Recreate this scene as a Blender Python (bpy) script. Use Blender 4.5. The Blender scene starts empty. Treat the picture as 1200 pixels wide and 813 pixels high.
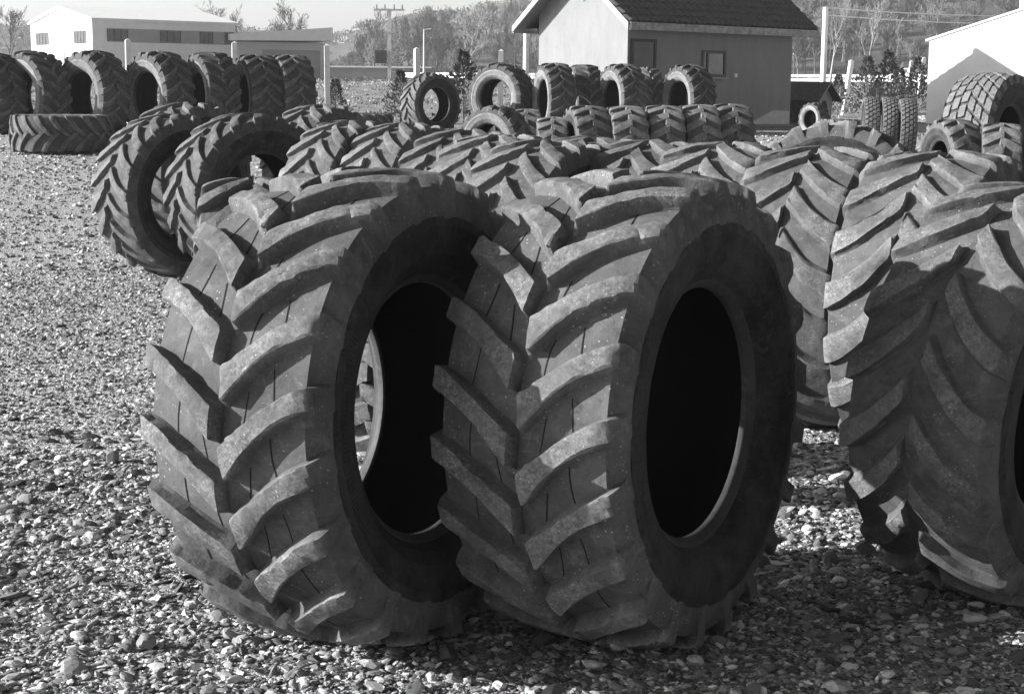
import bpy, math, random
import numpy as np
from mathutils import Matrix, Vector
R_ = math.radians
rng = np.random.default_rng(7); random.seed(7)
scene = bpy.context.scene
COL = scene.collection
PI = math.pi

# ------------------------------------------------------------------ helpers
def g(v): return (v, v, v, 1.0)

def mesh_np(name, verts, faces, mats, fmat=None, smooth=True, sharp=None, wear=None, shade=None):
    """verts (n,3); faces list of index tuples or an (m,k) array"""
    me = bpy.data.meshes.new(name)
    verts = np.asarray(verts, np.float32)
    if isinstance(faces, np.ndarray):
        m, k = faces.shape
        me.vertices.add(len(verts)); me.vertices.foreach_set('co', verts.ravel())
        me.loops.add(m * k); me.loops.foreach_set('vertex_index', faces.astype(np.int32).ravel())
        me.polygons.add(m)
        me.polygons.foreach_set('loop_start', np.arange(0, m * k, k, dtype=np.int32))
        try: me.polygons.foreach_set('loop_total', np.full(m, k, np.int32))
        except Exception: pass
        me.update(calc_edges=True)
    else:
        me.from_pydata([tuple(v) for v in verts], [], faces); me.update()
    for mt in (mats if isinstance(mats, (list, tuple)) else [mats]): me.materials.append(mt)
    n = len(me.polygons)
    me.polygons.foreach_set('use_smooth', np.full(n, bool(smooth)))
    if fmat is not None: me.polygons.foreach_set('material_index', np.asarray(fmat, np.int32))
    if wear is not None:
        a = me.attributes.new('wear', 'FLOAT', 'POINT'); a.data.foreach_set('value', np.asarray(wear, np.float32))
    if shade is not None:
        a = me.attributes.new('shade', 'FLOAT', 'FACE'); a.data.foreach_set('value', np.asarray(shade, np.float32))
    if sharp: me.set_sharp_from_angle(angle=R_(sharp))
    me.update()
    return me

def link(name, me, parent=None, loc=(0, 0, 0), rot=(0, 0, 0)):
    o = bpy.data.objects.new(name, me); COL.objects.link(o)
    o.location = loc; o.rotation_euler = rot
    if parent is not None: o.parent = parent
    return o

def tag(o, label=None, cat=None, group=None, kind=None):
    if label: o['label'] = label
    if cat: o['category'] = cat
    if group: o['group'] = group
    if kind: o['kind'] = kind
    return o

def empty(name, loc, label, cat, group=None, rot=(0, 0, 0)):
    o = bpy.data.objects.new(name, None); COL.objects.link(o)
    o.location = loc; o.rotation_euler = rot; o.empty_display_size = .2
    return tag(o, label, cat, group)

class MB:
    """collects simple solids for ONE mesh"""
    def __init__(s): s.v = []; s.f = []; s.m = []
    def add(s, vs, fs, mi=0):
        b = len(s.v); s.v += [tuple(p) for p in vs]
        s.f += [tuple(i + b for i in q) for q in fs]; s.m += [mi] * len(fs)
    def box(s, c, d, M=None, mi=0):
        x, y, z = c; a, b, h = d[0] / 2, d[1] / 2, d[2] / 2
        vs = [Vector((x + i * a, y + j * b, z + k * h)) for i in (-1, 1) for j in (-1, 1) for k in (-1, 1)]
        if M is not None: vs = [M @ q for q in vs]
        s.add(vs, [(0, 1, 3, 2), (4, 6, 7, 5), (0, 4, 5, 1), (2, 3, 7, 6), (0, 2, 6, 4), (1, 5, 7, 3)], mi)
    def prism(s, poly, h0, h1, M=None, mi=0):
        """poly in xz-plane extruded along y from h0 to h1"""
        n = len(poly)
        vs = [Vector((x, h0, z)) for x, z in poly] + [Vector((x, h1, z)) for x, z in poly]
        if M is not None: vs = [M @ q for q in vs]
        s.add(vs, [tuple(range(n))[::-1], tuple(range(n, 2 * n))] + [(i, (i + 1) % n, n + (i + 1) % n, n + i) for i in range(n)], mi)
    def tube(s, p, q, r0, r1=None, n=8, mi=0):
        p = Vector(p); q = Vector(q); r1 = r0 if r1 is None else r1
        d = (q - p).normalized(); a = d.orthogonal().normalized(); b = d.cross(a)
        vs = [c + r * (math.cos(t) * a + math.sin(t) * b) for c, r in ((p, r0), (q, r1)) for t in [2 * PI * i / n for i in range(n)]]
        s.add(vs, [(i, (i + 1) % n, n + (i + 1) % n, n + i) for i in range(n)] + [tuple(range(n))[::-1], tuple(range(n, 2 * n))], mi)
    def build(s, name, mat, parent=None, smooth=False, sharp=None):
        me = mesh_np(name, s.v, s.f, mat, s.m, smooth, sharp)
        return link(name, me, parent)

# ------------------------------------------------------------------ materials
def new_mat(name):
    m = bpy.data.materials.new(name); m.use_nodes = True
    nt = m.node_tree; b = nt.nodes['Principled BSDF']
    return m, nt, b

def N(nt, t, **kw):
    n = nt.nodes.new(t)
    for k, v in kw.items():
        if k in n.inputs: n.inputs[k].default_value = v
        else: setattr(n, k, v)
    return n

def ramp(nt, src, stops):
    r = N(nt, 'ShaderNodeValToRGB'); e = r.color_ramp.elements
    while len(e) < len(stops): e.new(.5)
    for q, (p, c) in zip(e, stops): q.position = p; q.color = g(c)
    nt.links.new(src, r.inputs['Fac']); return r.outputs['Color']

def mix(nt, fac, a, b):
    m = N(nt, 'ShaderNodeMix', data_type='RGBA')
    for i, v in ((0, fac), (6, a), (7, b)):
        s = m.inputs[i]
        if isinstance(v, (int, float)): s.default_value = v if i == 0 else g(v)
        else: nt.links.new(v, s)
    return m.outputs[2]

def math_(nt, op, a, b=None):
    m = N(nt, 'ShaderNodeMath', operation=op)
    for s, v in ((m.inputs[0], a), (m.inputs[1], b)):
        if v is None: continue
        if isinstance(v, (int, float)): s.default_value = v
        else: nt.links.new(v, s)
    return m.outputs[0]

def noise(nt, co, scale, detail=6, rough=.6, dist=0):
    n = N(nt, 'ShaderNodeTexNoise', Scale=scale, Detail=detail, Roughness=rough, Distortion=dist)
    if co is not None: nt.links.new(co, n.inputs['Vector'])
    return n.outputs['Fac']

def bump(nt, b, h, strength=.4, dist=.01):
    n = N(nt, 'ShaderNodeBump', Strength=strength, Distance=dist)
    nt.links.new(h, n.inputs['Height']); nt.links.new(n.outputs['Normal'], b.inputs['Normal'])

def obj_co(nt, offset=True):
    tc = N(nt, 'ShaderNodeTexCoord'); co = tc.outputs['Object']
    if offset:
        oi = N(nt, 'ShaderNodeObjectInfo'); k = math_(nt, 'MULTIPLY', oi.outputs['Random'], 37.)
        ad = N(nt, 'ShaderNodeVectorMath', operation='ADD'); nt.links.new(co, ad.inputs[0]); nt.links.new(k, ad.inputs[1])
        co = ad.outputs[0]
    return co

def rubber(name, lo, hi, wearc=None, rough=.78, bstr=.5, wall=False):
    m, nt, b = new_mat(name); co = obj_co(nt)
    big = noise(nt, co, 3.0, 9, .68, .6)
    c = ramp(nt, big, [(.34, lo), (.5, (lo + hi) / 2), (.66, hi)])
    mid = noise(nt, co, 13, 8, .72, .8)                      # dusty smears
    c = mix(nt, ramp(nt, mid, [(.54, 0.), (.66, .55)]), c, hi * 1.45)
    c = mix(nt, ramp(nt, mid, [(.34, .6), (.44, 0.)]), c, lo * .6)
    for rot, sc_ in (((.4, .3, .7), (7, 120, 50)), ((1.2, .2, -.5), (60, 9, 140))):   # scuffs
        scr = N(nt, 'ShaderNodeMapping'); scr.inputs['Scale'].default_value = sc_; scr.inputs['Rotation'].default_value = rot
        nt.links.new(co, scr.inputs['Vector'])
        c = mix(nt, ramp(nt, noise(nt, scr.outputs[0], 1.3, 5, .65), [(.60, 0.), (.72, .4)]), c, hi * 1.7)
    if wearc is not None:
        at = N(nt, 'ShaderNodeAttribute', attribute_name='wear')
        ws = noise(nt, co, 60, 8, .85, .5); wb = noise(nt, co, 6, 6, .7)
        wf = math_(nt, 'MULTIPLY', ramp(nt, ws, [(.44, .0), (.60, 1.)]), ramp(nt, wb, [(.40, .10), (.60, 1.)]))
        wf = math_(nt, 'MULTIPLY', math_(nt, 'MULTIPLY', wf, .8), at.outputs['Fac'])
        c = mix(nt, wf, c, wearc)
        ge = N(nt, 'ShaderNodeNewGeometry')                  # rubbed edges
        ef = math_(nt, 'MULTIPLY', ramp(nt, ge.outputs['Pointiness'], [(.53, 0.), (.60, 1.)]), ramp(nt, noise(nt, co, 24, 6, .7), [(.36, .15), (.6, .8)]))
        c = mix(nt, ef, c, wearc * .9)
        vo = N(nt, 'ShaderNodeTexVoronoi', Scale=48.); nt.links.new(co, vo.inputs['Vector'])
        spk = math_(nt, 'MULTIPLY', ramp(nt, vo.outputs['Distance'], [(.10, 1.), (.2, 0.)]), ramp(nt, wb, [(.5, 0.), (.62, .9)]))
        c = mix(nt, spk, c, wearc * 1.5)
    oi = N(nt, 'ShaderNodeObjectInfo')
    vr = N(nt, 'ShaderNodeMapRange'); nt.links.new(oi.outputs['Random'], vr.inputs[0]); vr.inputs[3].default_value = .82; vr.inputs[4].default_value = 1.15
    hs = N(nt, 'ShaderNodeHueSaturation'); nt.links.new(c, hs.inputs['Color']); nt.links.new(vr.outputs[0], hs.inputs['Value'])
    nt.links.new(hs.outputs[0], b.inputs['Base Color'])
    b.inputs['Roughness'].default_value = rough; b.inputs['Specular IOR Level'].default_value = .16
    h = math_(nt, 'ADD', math_(nt, 'MULTIPLY', noise(nt, co, 7, 4, .6), 3.), math_(nt, 'ADD', noise(nt, co, 26, 9, .75), math_(nt, 'MULTIPLY', noise(nt, co, 150, 4, .7), .5)))
    if wall:     # moulded fine radial ribs in a band and flow rings
        tc = N(nt, 'ShaderNodeTexCoord'); sp = N(nt, 'ShaderNodeSeparateXYZ'); nt.links.new(tc.outputs['Object'], sp.inputs[0])
        an = math_(nt, 'ARCTAN2', sp.outputs[1], sp.outputs[2])
        rr = math_(nt, 'SQRT', math_(nt, 'ADD', math_(nt, 'POWER', sp.outputs[1], 2.), math_(nt, 'POWER', sp.outputs[2], 2.)))
        se = math_(nt, 'SINE', math_(nt, 'MULTIPLY', an, 260.))
        sec = ramp(nt, math_(nt, 'ADD', math_(nt, 'MULTIPLY', math_(nt, 'SINE', math_(nt, 'MULTIPLY', an, 3.)), .5), .5), [(.35, 0.), (.4, 1.)])
        band = math_(nt, 'MULTIPLY', math_(nt, 'GREATER_THAN', rr, .625), math_(nt, 'LESS_THAN', rr, .675))
        h = math_(nt, 'ADD', h, math_(nt, 'MULTIPLY', math_(nt, 'MULTIPLY', se, band), math_(nt, 'MULTIPLY', sec, .5)))
        pad = ramp(nt, math_(nt, 'ADD', math_(nt, 'MULTIPLY', math_(nt, 'SINE', math_(nt, 'MULTIPLY', an, 21.)), .5), .5), [(.62, 0.), (.72, 1.)])
        pband = math_(nt, 'MULTIPLY', math_(nt, 'GREATER_THAN', rr, .688), math_(nt, 'LESS_THAN', rr, .728))
        h = math_(nt, 'ADD', h, math_(nt, 'MULTIPLY', math_(nt, 'MULTIPLY', pad, pband), 2.2))
        for r0_ in (.575, .682, .735):
            ring = math_(nt, 'LESS_THAN', math_(nt, 'ABSOLUTE', math_(nt, 'SUBTRACT', rr, r0_)), .0035)
            h = math_(nt, 'ADD', h, math_(nt, 'MULTIPLY', ring, 1.4))
    bump(nt, b, h, bstr, .006)
    return m

def plain(name, v, var=.15, scale=4., rough=.8, bstr=.0, spec=.3, metal=0.):
    m, nt, b = new_mat(name); co = obj_co(nt, False)
    n = noise(nt, co, scale, 7, .65)
    c = ramp(nt, n, [(.3, v * (1 - var)), (.7, min(1, v * (1 + var)))])
    nt.links.new(c, b.inputs['Base Color']); b.inputs['Roughness'].default_value = rough
    b.inputs['Specular IOR Level'].default_value = spec; b.inputs['Metallic'].default_value = metal
    if bstr: bump(nt, b, noise(nt, co, scale * 8, 5, .6), bstr, .02)
    return m

M = {}
M['tread'] = rubber('tread rubber', .072, .145, .36)
M['row_tread'] = rubber('weathered row tread rubber', .064, .130, .27)
M['near_black'] = plain('groove rubber', .012, .3)
M['side'] = rubber('sidewall rubber', .020, .062, None, .7, .6, True)
M['bead'] = rubber('bead rubber', .05, .09, None, .5)
M['liner'] = plain('inner liner', .012, .25, 5, .7)
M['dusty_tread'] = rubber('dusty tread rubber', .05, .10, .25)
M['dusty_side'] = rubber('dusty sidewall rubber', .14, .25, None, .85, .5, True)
M['dark_tread'] = rubber('dark tread rubber', .035, .065, .12)
M['white'] = plain('white paint', .80, .05, 2)
M['post'] = plain('white concrete post', .70, .12, 6)
M['metal'] = plain('galvanised steel', .5, .15, 8, .45)
M['dark'] = plain('dark painted wood', .045, .3, 7, .6)
M['glass'] = plain('window glass', .045, .6, 1.5, .2, spec=.5)

# ------------------------------------------------------------------ tyres
def profiles(R, hw, depth, rr, bx):
    k = R / .9
    s = np.array([0, .58, .93, 1.03, 1.15, 1.28]) * hw
    top = np.array([(0, R), (.58 * hw, R - .008 * k), (.93 * hw, R - .027 * k), (1.02 * hw, R - .038 * k), (1.05 * hw, R - .085 * k), (1.046 * hw, R - .165 * k)])
    d = depth
    base = np.array([(0, R - d), (.58 * hw, R - d - .007 * k), (.94 * hw, R - d - .019 * k), (.985 * hw, R - d - .050 * k), (1.022 * hw, R - d - .088 * k), (1.044 * hw, R - d - .128 * k)])
    r0 = base[5, 1]
    L = r0 - rr
    side = [(base[5, 0], r0), (1.055 * hw, r0 - .12 * L), (1.062 * hw, r0 - .14 * L), (1.062 * hw, r0 - .17 * L), (1.05 * hw, r0 - .19 * L), (1.045 * hw, r0 - .34 * L),
            (1.01 * hw, r0 - .52 * L), (1.008 * hw, r0 - .56 * L), (.985 * hw, r0 - .59 * L), (.93 * hw, r0 - .74 * L), (.915 * hw, r0 - .765 * L), (.88 * hw, r0 - .79 * L), (bx + .022, rr + .032)]
    bead = [(bx + .022, rr + .032), (bx + .02, rr + .022), (bx + .006, rr + .016), (bx, rr + .004), (bx - .008, rr), (bx - .026, rr + .001), (bx - .03, rr + .012)]
    liner = [(bx - .03, rr + .012), (bx + .0, rr + .06), (.86 * hw, rr + .35 * L), (.95 * hw, rr + .6 * L), (.93 * hw, r0 - .03), (.8 * hw, R - d - .055), (.4 * hw, R - d - .038), (0, R - d - .035)]
    return s, top, base, np.array(side), np.array(bead), np.array(liner)

def lathe(poly, n, closed=False):
    a = np.linspace(0, 2 * PI, n, endpoint=False)
    P = np.stack([np.repeat(poly[:, 0][:, None], n, 1), poly[:, 1][:, None] * np.cos(a), poly[:, 1][:, None] * np.sin(a)], -1).reshape(-1, 3)
    m = len(poly); f = []
    for i in range(m - 1):
        for j in range(n):
            j2 = (j + 1) % n
            f.append((i * n + j, i * n + j2, (i + 1) * n + j2, (i + 1) * n + j))
    return P, f

def flip_if(f, flip): return [q[::-1] for q in f] if flip else f

class Tread:
    def __init__(s, R, hw, prof):
        s.R = R; s.hw = hw; s.s, s.top, s.base = prof[:3]
        s.v = []; s.f = []; s.w = []; s.m = []
    def pt(s, which, u, v, dh=0.):
        P = s.top if which else s.base
        a = abs(u); sg = 1 if u >= 0 else -1
        x = np.interp(a, s.s, P[:, 0]) * sg; r = np.interp(a, s.s, P[:, 1]) + dh
        th = v / s.R
        return (x, -r * math.cos(th), r * math.sin(th))   # v=0 faces -Y, v>0 goes up
    def grid(s, rows, wear, mi=0, caps=True):
        """rows: list of equal-length point lists"""
        b = len(s.v); n = len(rows[0])
        for r, w in zip(rows, wear): s.v += r; s.w += w
        for i in range(len(rows) - 1):
            for j in range(n - 1):
                s.f.append((b + i * n + j, b + (i + 1) * n + j, b + (i + 1) * n + j + 1, b + i * n + j + 1)); s.m.append(mi)
        if caps:
            s.f.append(tuple(b + j for j in range(n))); s.m.append(mi)
            e = b + (len(rows) - 1) * n
            s.f.append(tuple(e + j for j in reversed(range(n)))); s.m.append(mi)
    def crown(s, n=120):
        P = np.vstack([s.base[::-1] * [-1, 1], s.base[1:]])
        # finer crown
        P = np.array(P); v, f = lathe(P, n)
        b = len(s.v); s.v += [tuple(q) for q in v]; s.w += [0.] * len(v)
        s.f += [tuple(i + b for i in q)[::-1] for q in f]; s.m += [0] * len(f)
    def lug(s, side, v0, path, wt, wb, N_=15, tmax=1.28, nose=.05, jit=.003, dh=0.):
        """path(t)->(u,v) t in 0..1 on the crown; widths functions of t"""
        ts = [-.035, -.02, 0] + list(np.linspace(0.08, 1, N_)) + list(np.linspace(1.05, tmax, 5))
        ts = np.array(ts); rows = []; wear = []
        hw = s.hw
        def pos(t):
            if t <= 1: return np.array(path(max(t, -.05)))
            q = np.array(path(1.)); return np.array([q[0] + (t - 1) * hw, q[1] + (t - 1) * hw * .25])
        K = 9
        nz = rng.normal(0, jit * 1.6, (len(ts), K))
        for _ in range(2): nz[1:-1] = .25 * nz[:-2] + .5 * nz[1:-1] + .25 * nz[2:]
        nz[:, K // 2] *= 1.3
        chip = np.zeros((len(ts), K))
        for _ in range(rng.integers(0, 4)):                       # torn edge
            q = rng.integers(1, len(ts) - 5); e = rng.choice([2, 6]); chip[q, e] = chip[q, e + (1 if e == 2 else -1)] = rng.uniform(.003, .011)
        for i, t in enumerate(ts):
            c = pos(t); d = pos(t + .01) - pos(t - .01); d /= np.linalg.norm(d); p = np.array([-d[1], d[0]])
            sc = {0: .78, 1: .92}.get(i, 1.)
            tt = min(max(t, 0), 1); a = wt(tt) * sc; bb = wb(tt) * (1. if i else .9)
            if t > 1: k = (t - 1) / (tmax - 1); a = a * (1 - .25 * k); bb = bb * (1 + .1 * k)
            c0 = c - d * .012 if i == 0 else c
            kn = max(0., 1 - max(t, 0) / .26) * (d[1] / max(d[0], .35)) * .85
            offs = [-bb, -a - .30 * (bb - a), -a, -a + .0045, 0., a - .0045, a, a + .30 * (bb - a), bb]
            row = []; w = []
            for k, o in enumerate(offs):
                cc = c0 if k in (0, 1, K - 2, K - 1) else c
                q = cc + p * (o + nz[i, k] * .8) + d * o * kn
                u = side * q[0]
                if k in (0, K - 1): row.append(s.pt(0, u, v0 + q[1], -.010)); w.append(0.)
                elif k in (1, K - 2):
                    A = np.array(s.pt(0, u, v0 + q[1], 0)); B = np.array(s.pt(1, u, v0 + q[1], dh)); row.append(tuple(A + (B - A) * .22)); w.append(.1)
                elif i == 0: row.append(s.pt(1, u, v0 + q[1], -.016 + dh)); w.append(.8)
                else:
                    drop = -.0035 if k in (2, K - 3) else (-.0006 if k in (3, K - 4) else .001)
                    row.append(s.pt(1, u, v0 + q[1], drop + dh + nz[i, k] * .55 - chip[i, k])); w.append(1. if t <= 1.02 else .25)
            if side < 0: row = row[::-1]; w = w[::-1]
            rows.append(row); wear.append(w)
        if side > 0: rows = rows[::-1]; wear = wear[::-1]
        rows = rows[::-1]; wear = wear[::-1]
        s.grid(rows, wear)
    def rib(s, pts, w=.003, h=.003, mi=1):
        rows = []
        for i, (u, v) in enumerate(pts):
            a = np.array(pts[max(i - 1, 0)]); b = np.array(pts[min(i + 1, len(pts) - 1)]); d = (b - a) / np.linalg.norm(b - a); p = np.array([-d[1], d[0]]) * w
            rows.append([s.pt(0, u - p[0], v - p[1], -.004), s.pt(0, u - p[0] * .8, v - p[1] * .8, h), s.pt(0, u + p[0] * .8, v + p[1] * .8, h), s.pt(0, u + p[0], v + p[1], -.004)])
        s.grid(rows, [[0.] * 4] * len(rows), mi)
    def block(s, poly, bev=.008, sink=-.008, jit=.0):
        """convex polygon (u,v) raised from the base surface to the top surface"""
        P = np.array(poly, float); c = P.mean(0)
        if (np.cross(np.roll(P, -1, 0) - P, np.roll(P, -2, 0) - P) < 0).mean() > .5: P = P[::-1]
        n = len(P); inn = P + (c - P) / np.linalg.norm(c - P, axis=1)[:, None] * bev
        b = len(s.v)
        for q in P: s.v.append(s.pt(0, q[0], q[1], sink)); s.w.append(0.)
        for q in P + (inn - P) * .3: s.v.append(s.pt(1, q[0], q[1], -bev * .6)); s.w.append(.7)
        for q in inn: s.v.append(s.pt(1, q[0], q[1], 0)); s.w.append(1.)
        for k in (0, 1):
            for i in range(n):
                j = (i + 1) % n; s.f.append((b + k * n + i, b + k * n + j, b + (k + 1) * n + j, b + (k + 1) * n + i)); s.m.append(0)
        s.f.append(tuple(b + 2 * n + i for i in range(n))); s.m.append(0)

def tyre_kind(kind, R, hw, depth, rr, bx, tread_mat, side_mat, seg=112):
    prof = profiles(R, hw, depth, rr, bx)
    T = Tread(R, hw, prof); T.crown(seg)
    circ = 2 * PI * R
    if kind == 'wide':            # front tyres: broad curved lugs
        n = 21; pitch = circ / n
        path = lambda t: (.026 + t * (hw - .026), .325 * t - .10 * t * t)
        wt = lambda t: .046 - .012 * min(t * 3, 1) + .014 * max(0, t - .6)
        wb = lambda t: wt(t) + .020
        for i in range(n):
            for side in (1, -1):
                v0 = i * pitch + (pitch / 2 if side < 0 else 0) + rng.normal(0, .004)
                T.lug(side, v0, path, wt, wb, N_=22, dh=rng.normal(0, .002))
                for t in (.16, .56):
                    a = np.array(path(t)); b = np.array(path(t + (.10 if t < .3 else -.04)))
                    A = np.array([a[0], a[1] + .05]); B = np.array([b[0], b[1] + pitch - .05])
                    if rng.random() < .22: continue
                    cv = rng.normal(0, .006); q1 = rng.uniform(.75, 1.) if t > .3 else rng.uniform(.6, .95)
                    T.rib([(side * (A[0] + (B[0] - A[0]) * q + cv * math.sin(PI * q)), v0 + A[1] + (B[1] - A[1]) * q) for q in np.linspace(0, q1, 6)], rng.uniform(.0016, .003), .002)  # thin raised near-black strips running across the gaps between lugs
    elif kind == 'narrow':
        st = -.02 if tread_mat == 'dusty_tread' else .032
    if kind == 'narrow':        # second type: slimmer lugs with a long straight run and a stepped nose
        n = 19; pitch = circ / n
        path = lambda t: (st + t * (hw - st), .40 * t - .13 * t * t)
        wt = lambda t: (.030 if t < .18 else .036) + .022 * max(0, t - .35)
        wb = lambda t: wt(t) + .026
        for i in range(n):
            for side in (1, -1):
                v0 = i * pitch + (pitch / 2 if side < 0 else 0) + rng.normal(0, .004)
                T.lug(side, v0, path, wt, wb, N_=12, dh=rng.normal(0, .003))
                # short step rib beside the lug
                a = np.array(path(.28)); b = np.array(path(.62)); off = .058
                T.rib([(side * (a[0] + (b[0] - a[0]) * q), v0 + a[1] + off + (b[1] - a[1]) * q) for q in np.linspace(0, 1, 4)], .010, .016, 0)
    elif kind == 'worn':          # old tyre: low lugs that spread into broad blunt shoulder ends
        n = 18; pitch = circ / n
        path = lambda t: (.02 + t * (hw - .02), .44 * t - .17 * t * t)
        wt = lambda t: .038 + .046 * max(0, t - .25) ** 1.2
        wb = lambda t: wt(t) + .034
        for i in range(n):
            for side in (1, -1):
                v0 = i * pitch + (pitch / 2 if side < 0 else 0) + rng.normal(0, .006)
                T.lug(side, v0, path, wt, wb, N_=14, jit=.005, dh=rng.normal(0, .005))
                if (i + side) % 3: 
                    a = np.array(path(.20)); b = np.array(path(.62)); off = .062
                    T.rib([(side * (a[0] + (b[0] - a[0]) * q), v0 + a[1] + off + (b[1] - a[1]) * q) for q in np.linspace(0, 1, 4)], .012, .011, 0)
    elif kind == 'industrial':    # broad shallow lugs that interlock along the centre
        n = 15; pitch = circ / n
        path = lambda t: (-.02 + t * (hw + .02), .15 * max(0, t - .12) ** .9)
        wt = lambda t: .060 - .006 * t
        wb = lambda t: wt(t) + .014
        for i in range(n):
            for side in (1, -1):
                T.lug(side, i * pitch + (pitch / 2 if side < 0 else 0), path, wt, wb, N_=8, tmax=1.16)
    elif kind == 'flotation':     # staggered slanted blocks
        n = 24; pitch = circ / n; cols = 6; cw = 2 * hw / cols
        for i in range(n):
            for c in range(cols):
                u0 = -hw + c * cw; u1 = u0 + cw; um = (u0 + u1) / 2; gp = .021
                v0 = (i + (c % 2) * .5) * pitch; sk = (.05 if c >= cols / 2 else -.05)
                hv = pitch / 2 - gp
                p = [(u0 + gp * .6, v0 - hv - sk / 2 + .02), (um, v0 - hv), (u1 - gp * .6, v0 - hv + sk / 2), (u1 - gp * .6, v0 + hv + sk / 2 - .02), (um, v0 + hv), (u0 + gp * .6, v0 + hv - sk / 2)]
                T.block(p)
            for side in (1, -1):   # shoulder blocks
                v0 = i * pitch
                T.block([(side * (hw + .004), v0 - .07), (side * (hw * 1.26), v0 - .06), (side * (hw * 1.26), v0 + .06), (side * (hw + .004), v0 + .07)])
    elif kind == 'truck':         # four rows of square blocks
        n = 34; pitch = circ / n; ed = [-1, -.52, 0, .52, 1]
        for i in range(n):
            for c in range(4):
                u0 = ed[c] * hw + .009; u1 = ed[c + 1] * hw - .009; v0 = (i + .5 * (c % 2)) * pitch; hv = pitch / 2 - .012
                T.block([(u0, v0 - hv), (u1, v0 - hv + .02), (u1, v0 + hv + .02), (u0, v0 + hv)], .006)
            for side in (1, -1):
                v0 = i * pitch
                T.block([(side * (hw + .002), v0 - .03), (side * hw * 1.22, v0 - .026), (side * hw * 1.22, v0 + .026), (side * (hw + .002), v0 + .03)], .005)
    parts = {}
    parts['tread'] = [mesh_np('tread', T.v, T.f, [M[tread_mat], M['near_black']], T.m, True, 26, wear=T.w)]
    sw = []; bd = []
    for sgn in (1, -1):
        P, f = lathe(prof[3] * [sgn, 1], seg); 
        if kind in ('wide', 'narrow', 'worn'):      # hand-worn wobble of the rubber wall
            ang = np.arctan2(P[:, 2], P[:, 1]); P[:, 0] += sgn * .004 * np.sin(ang * (21 if kind == 'wide' else 19)) * np.clip((np.hypot(P[:, 1], P[:, 2]) - .55) * 6, 0, 1)
        sw.append(mesh_np('sidewall', P, flip_if(f, sgn < 0), M[side_mat], None, True, 45))
        P, f = lathe(prof[4] * [sgn, 1], seg); bd.append(mesh_np('bead', P, flip_if(f, sgn < 0), M['bead'], None, True, 60))
    parts['sidewall'] = sw; parts['bead'] = bd
    L = prof[5]; P, f = lathe(np.vstack([L, L[:-1][::-1] * [-1, 1]]), 64)
    parts['inner_liner'] = [mesh_np('inner_liner', P, f, M['liner'], None, True)]
    return dict(parts=parts, R=R, W=2 * hw)

KIND = {
    'wide': tyre_kind('wide', .90, .345, .060, .468, .26, 'tread', 'side', 126),
    'narrow': tyre_kind('narrow', .90, .325, .050, .475, .25, 'row_tread', 'side', 114),
    'worn': tyre_kind('worn', .90, .325, .036, .475, .25, 'row_tread', 'side', 114),
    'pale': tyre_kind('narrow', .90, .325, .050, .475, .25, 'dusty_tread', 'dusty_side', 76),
    'industrial': tyre_kind('industrial', .62, .27, .042, .30, .21, 'tread', 'side', 90),
    'industrial_pale': tyre_kind('industrial', .62, .23, .030, .32, .18, 'dusty_tread', 'dusty_side', 60),
    'flotation': tyre_kind('flotation', .92, .42, .030, .42, .33, 'dusty_tread', 'side', 96),
    'truck': tyre_kind('truck', .53, .14, .016, .29, .11, 'dusty_tread', 'side', 68),
}

def gz(y):
    return float(np.interp(y, [-50, 17, 20, 24, 31, 36, 45, 140, 230, 300], [0, 0, .10, .40, .93, 1.08, 1.16, 2.9, 3.57, 4.0]))

def tyre(kind, X, Y, label, group, D=None, yaw=-.5, lean=0., spin=0., down=True, wide=1., lying=False, z=None, sink=.012):
    K = KIND[kind]; s = 1. if D is None else D / (2 * K['R'])
    Rm = Matrix.Rotation(yaw, 3, 'Z') @ Matrix.Rotation(lean + (PI / 2 if lying else 0), 3, 'Y')
    zg = gz(Y) if z is None else z
    cz = zg + (K['W'] / 2 * s * wide * 1.05 if lying else K['R'] * s) - sink
    base = Vector((X, Y, cz)) - Rm @ Vector((0, 0, K['R'] * s))
    o = empty('tractor_tyre' if kind in ('wide', 'narrow', 'pale', 'worn') else {'industrial': 'industrial_tyre', 'industrial_pale': 'industrial_tyre', 'flotation': 'flotation_tyre', 'truck': 'truck_tyre'}[kind],
              base, label, 'tyre', group, Rm.to_euler())
    o.scale = (s * wide, s, s)
    for nm, ms in K['parts'].items():
        for me in ms:
            link(nm, me, o, (0, 0, K['R']), (spin if not down else -spin, 0, PI if down else 0))
    return o

G1 = 'big tractor tyres standing in the near rows'
# front three
tyre('wide', -.556, 6.386, 'front left big tractor tyre, lit lugs of another tyre showing through its open centre', G1, yaw=-.514, lean=-.053, spin=.06, down=False)
tyre('wide', .468, 6.404, 'front centre big tractor tyre, its whole dark round opening in view', G1, yaw=-.552, lean=-.015, spin=.16, down=False)
tyre('narrow', 2.095, 7.0, 'big tractor tyre cut by the right edge, its tread half in shadow', G1, D=1.73, yaw=-.77, lean=.08, wide=.97, spin=.02)
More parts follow.
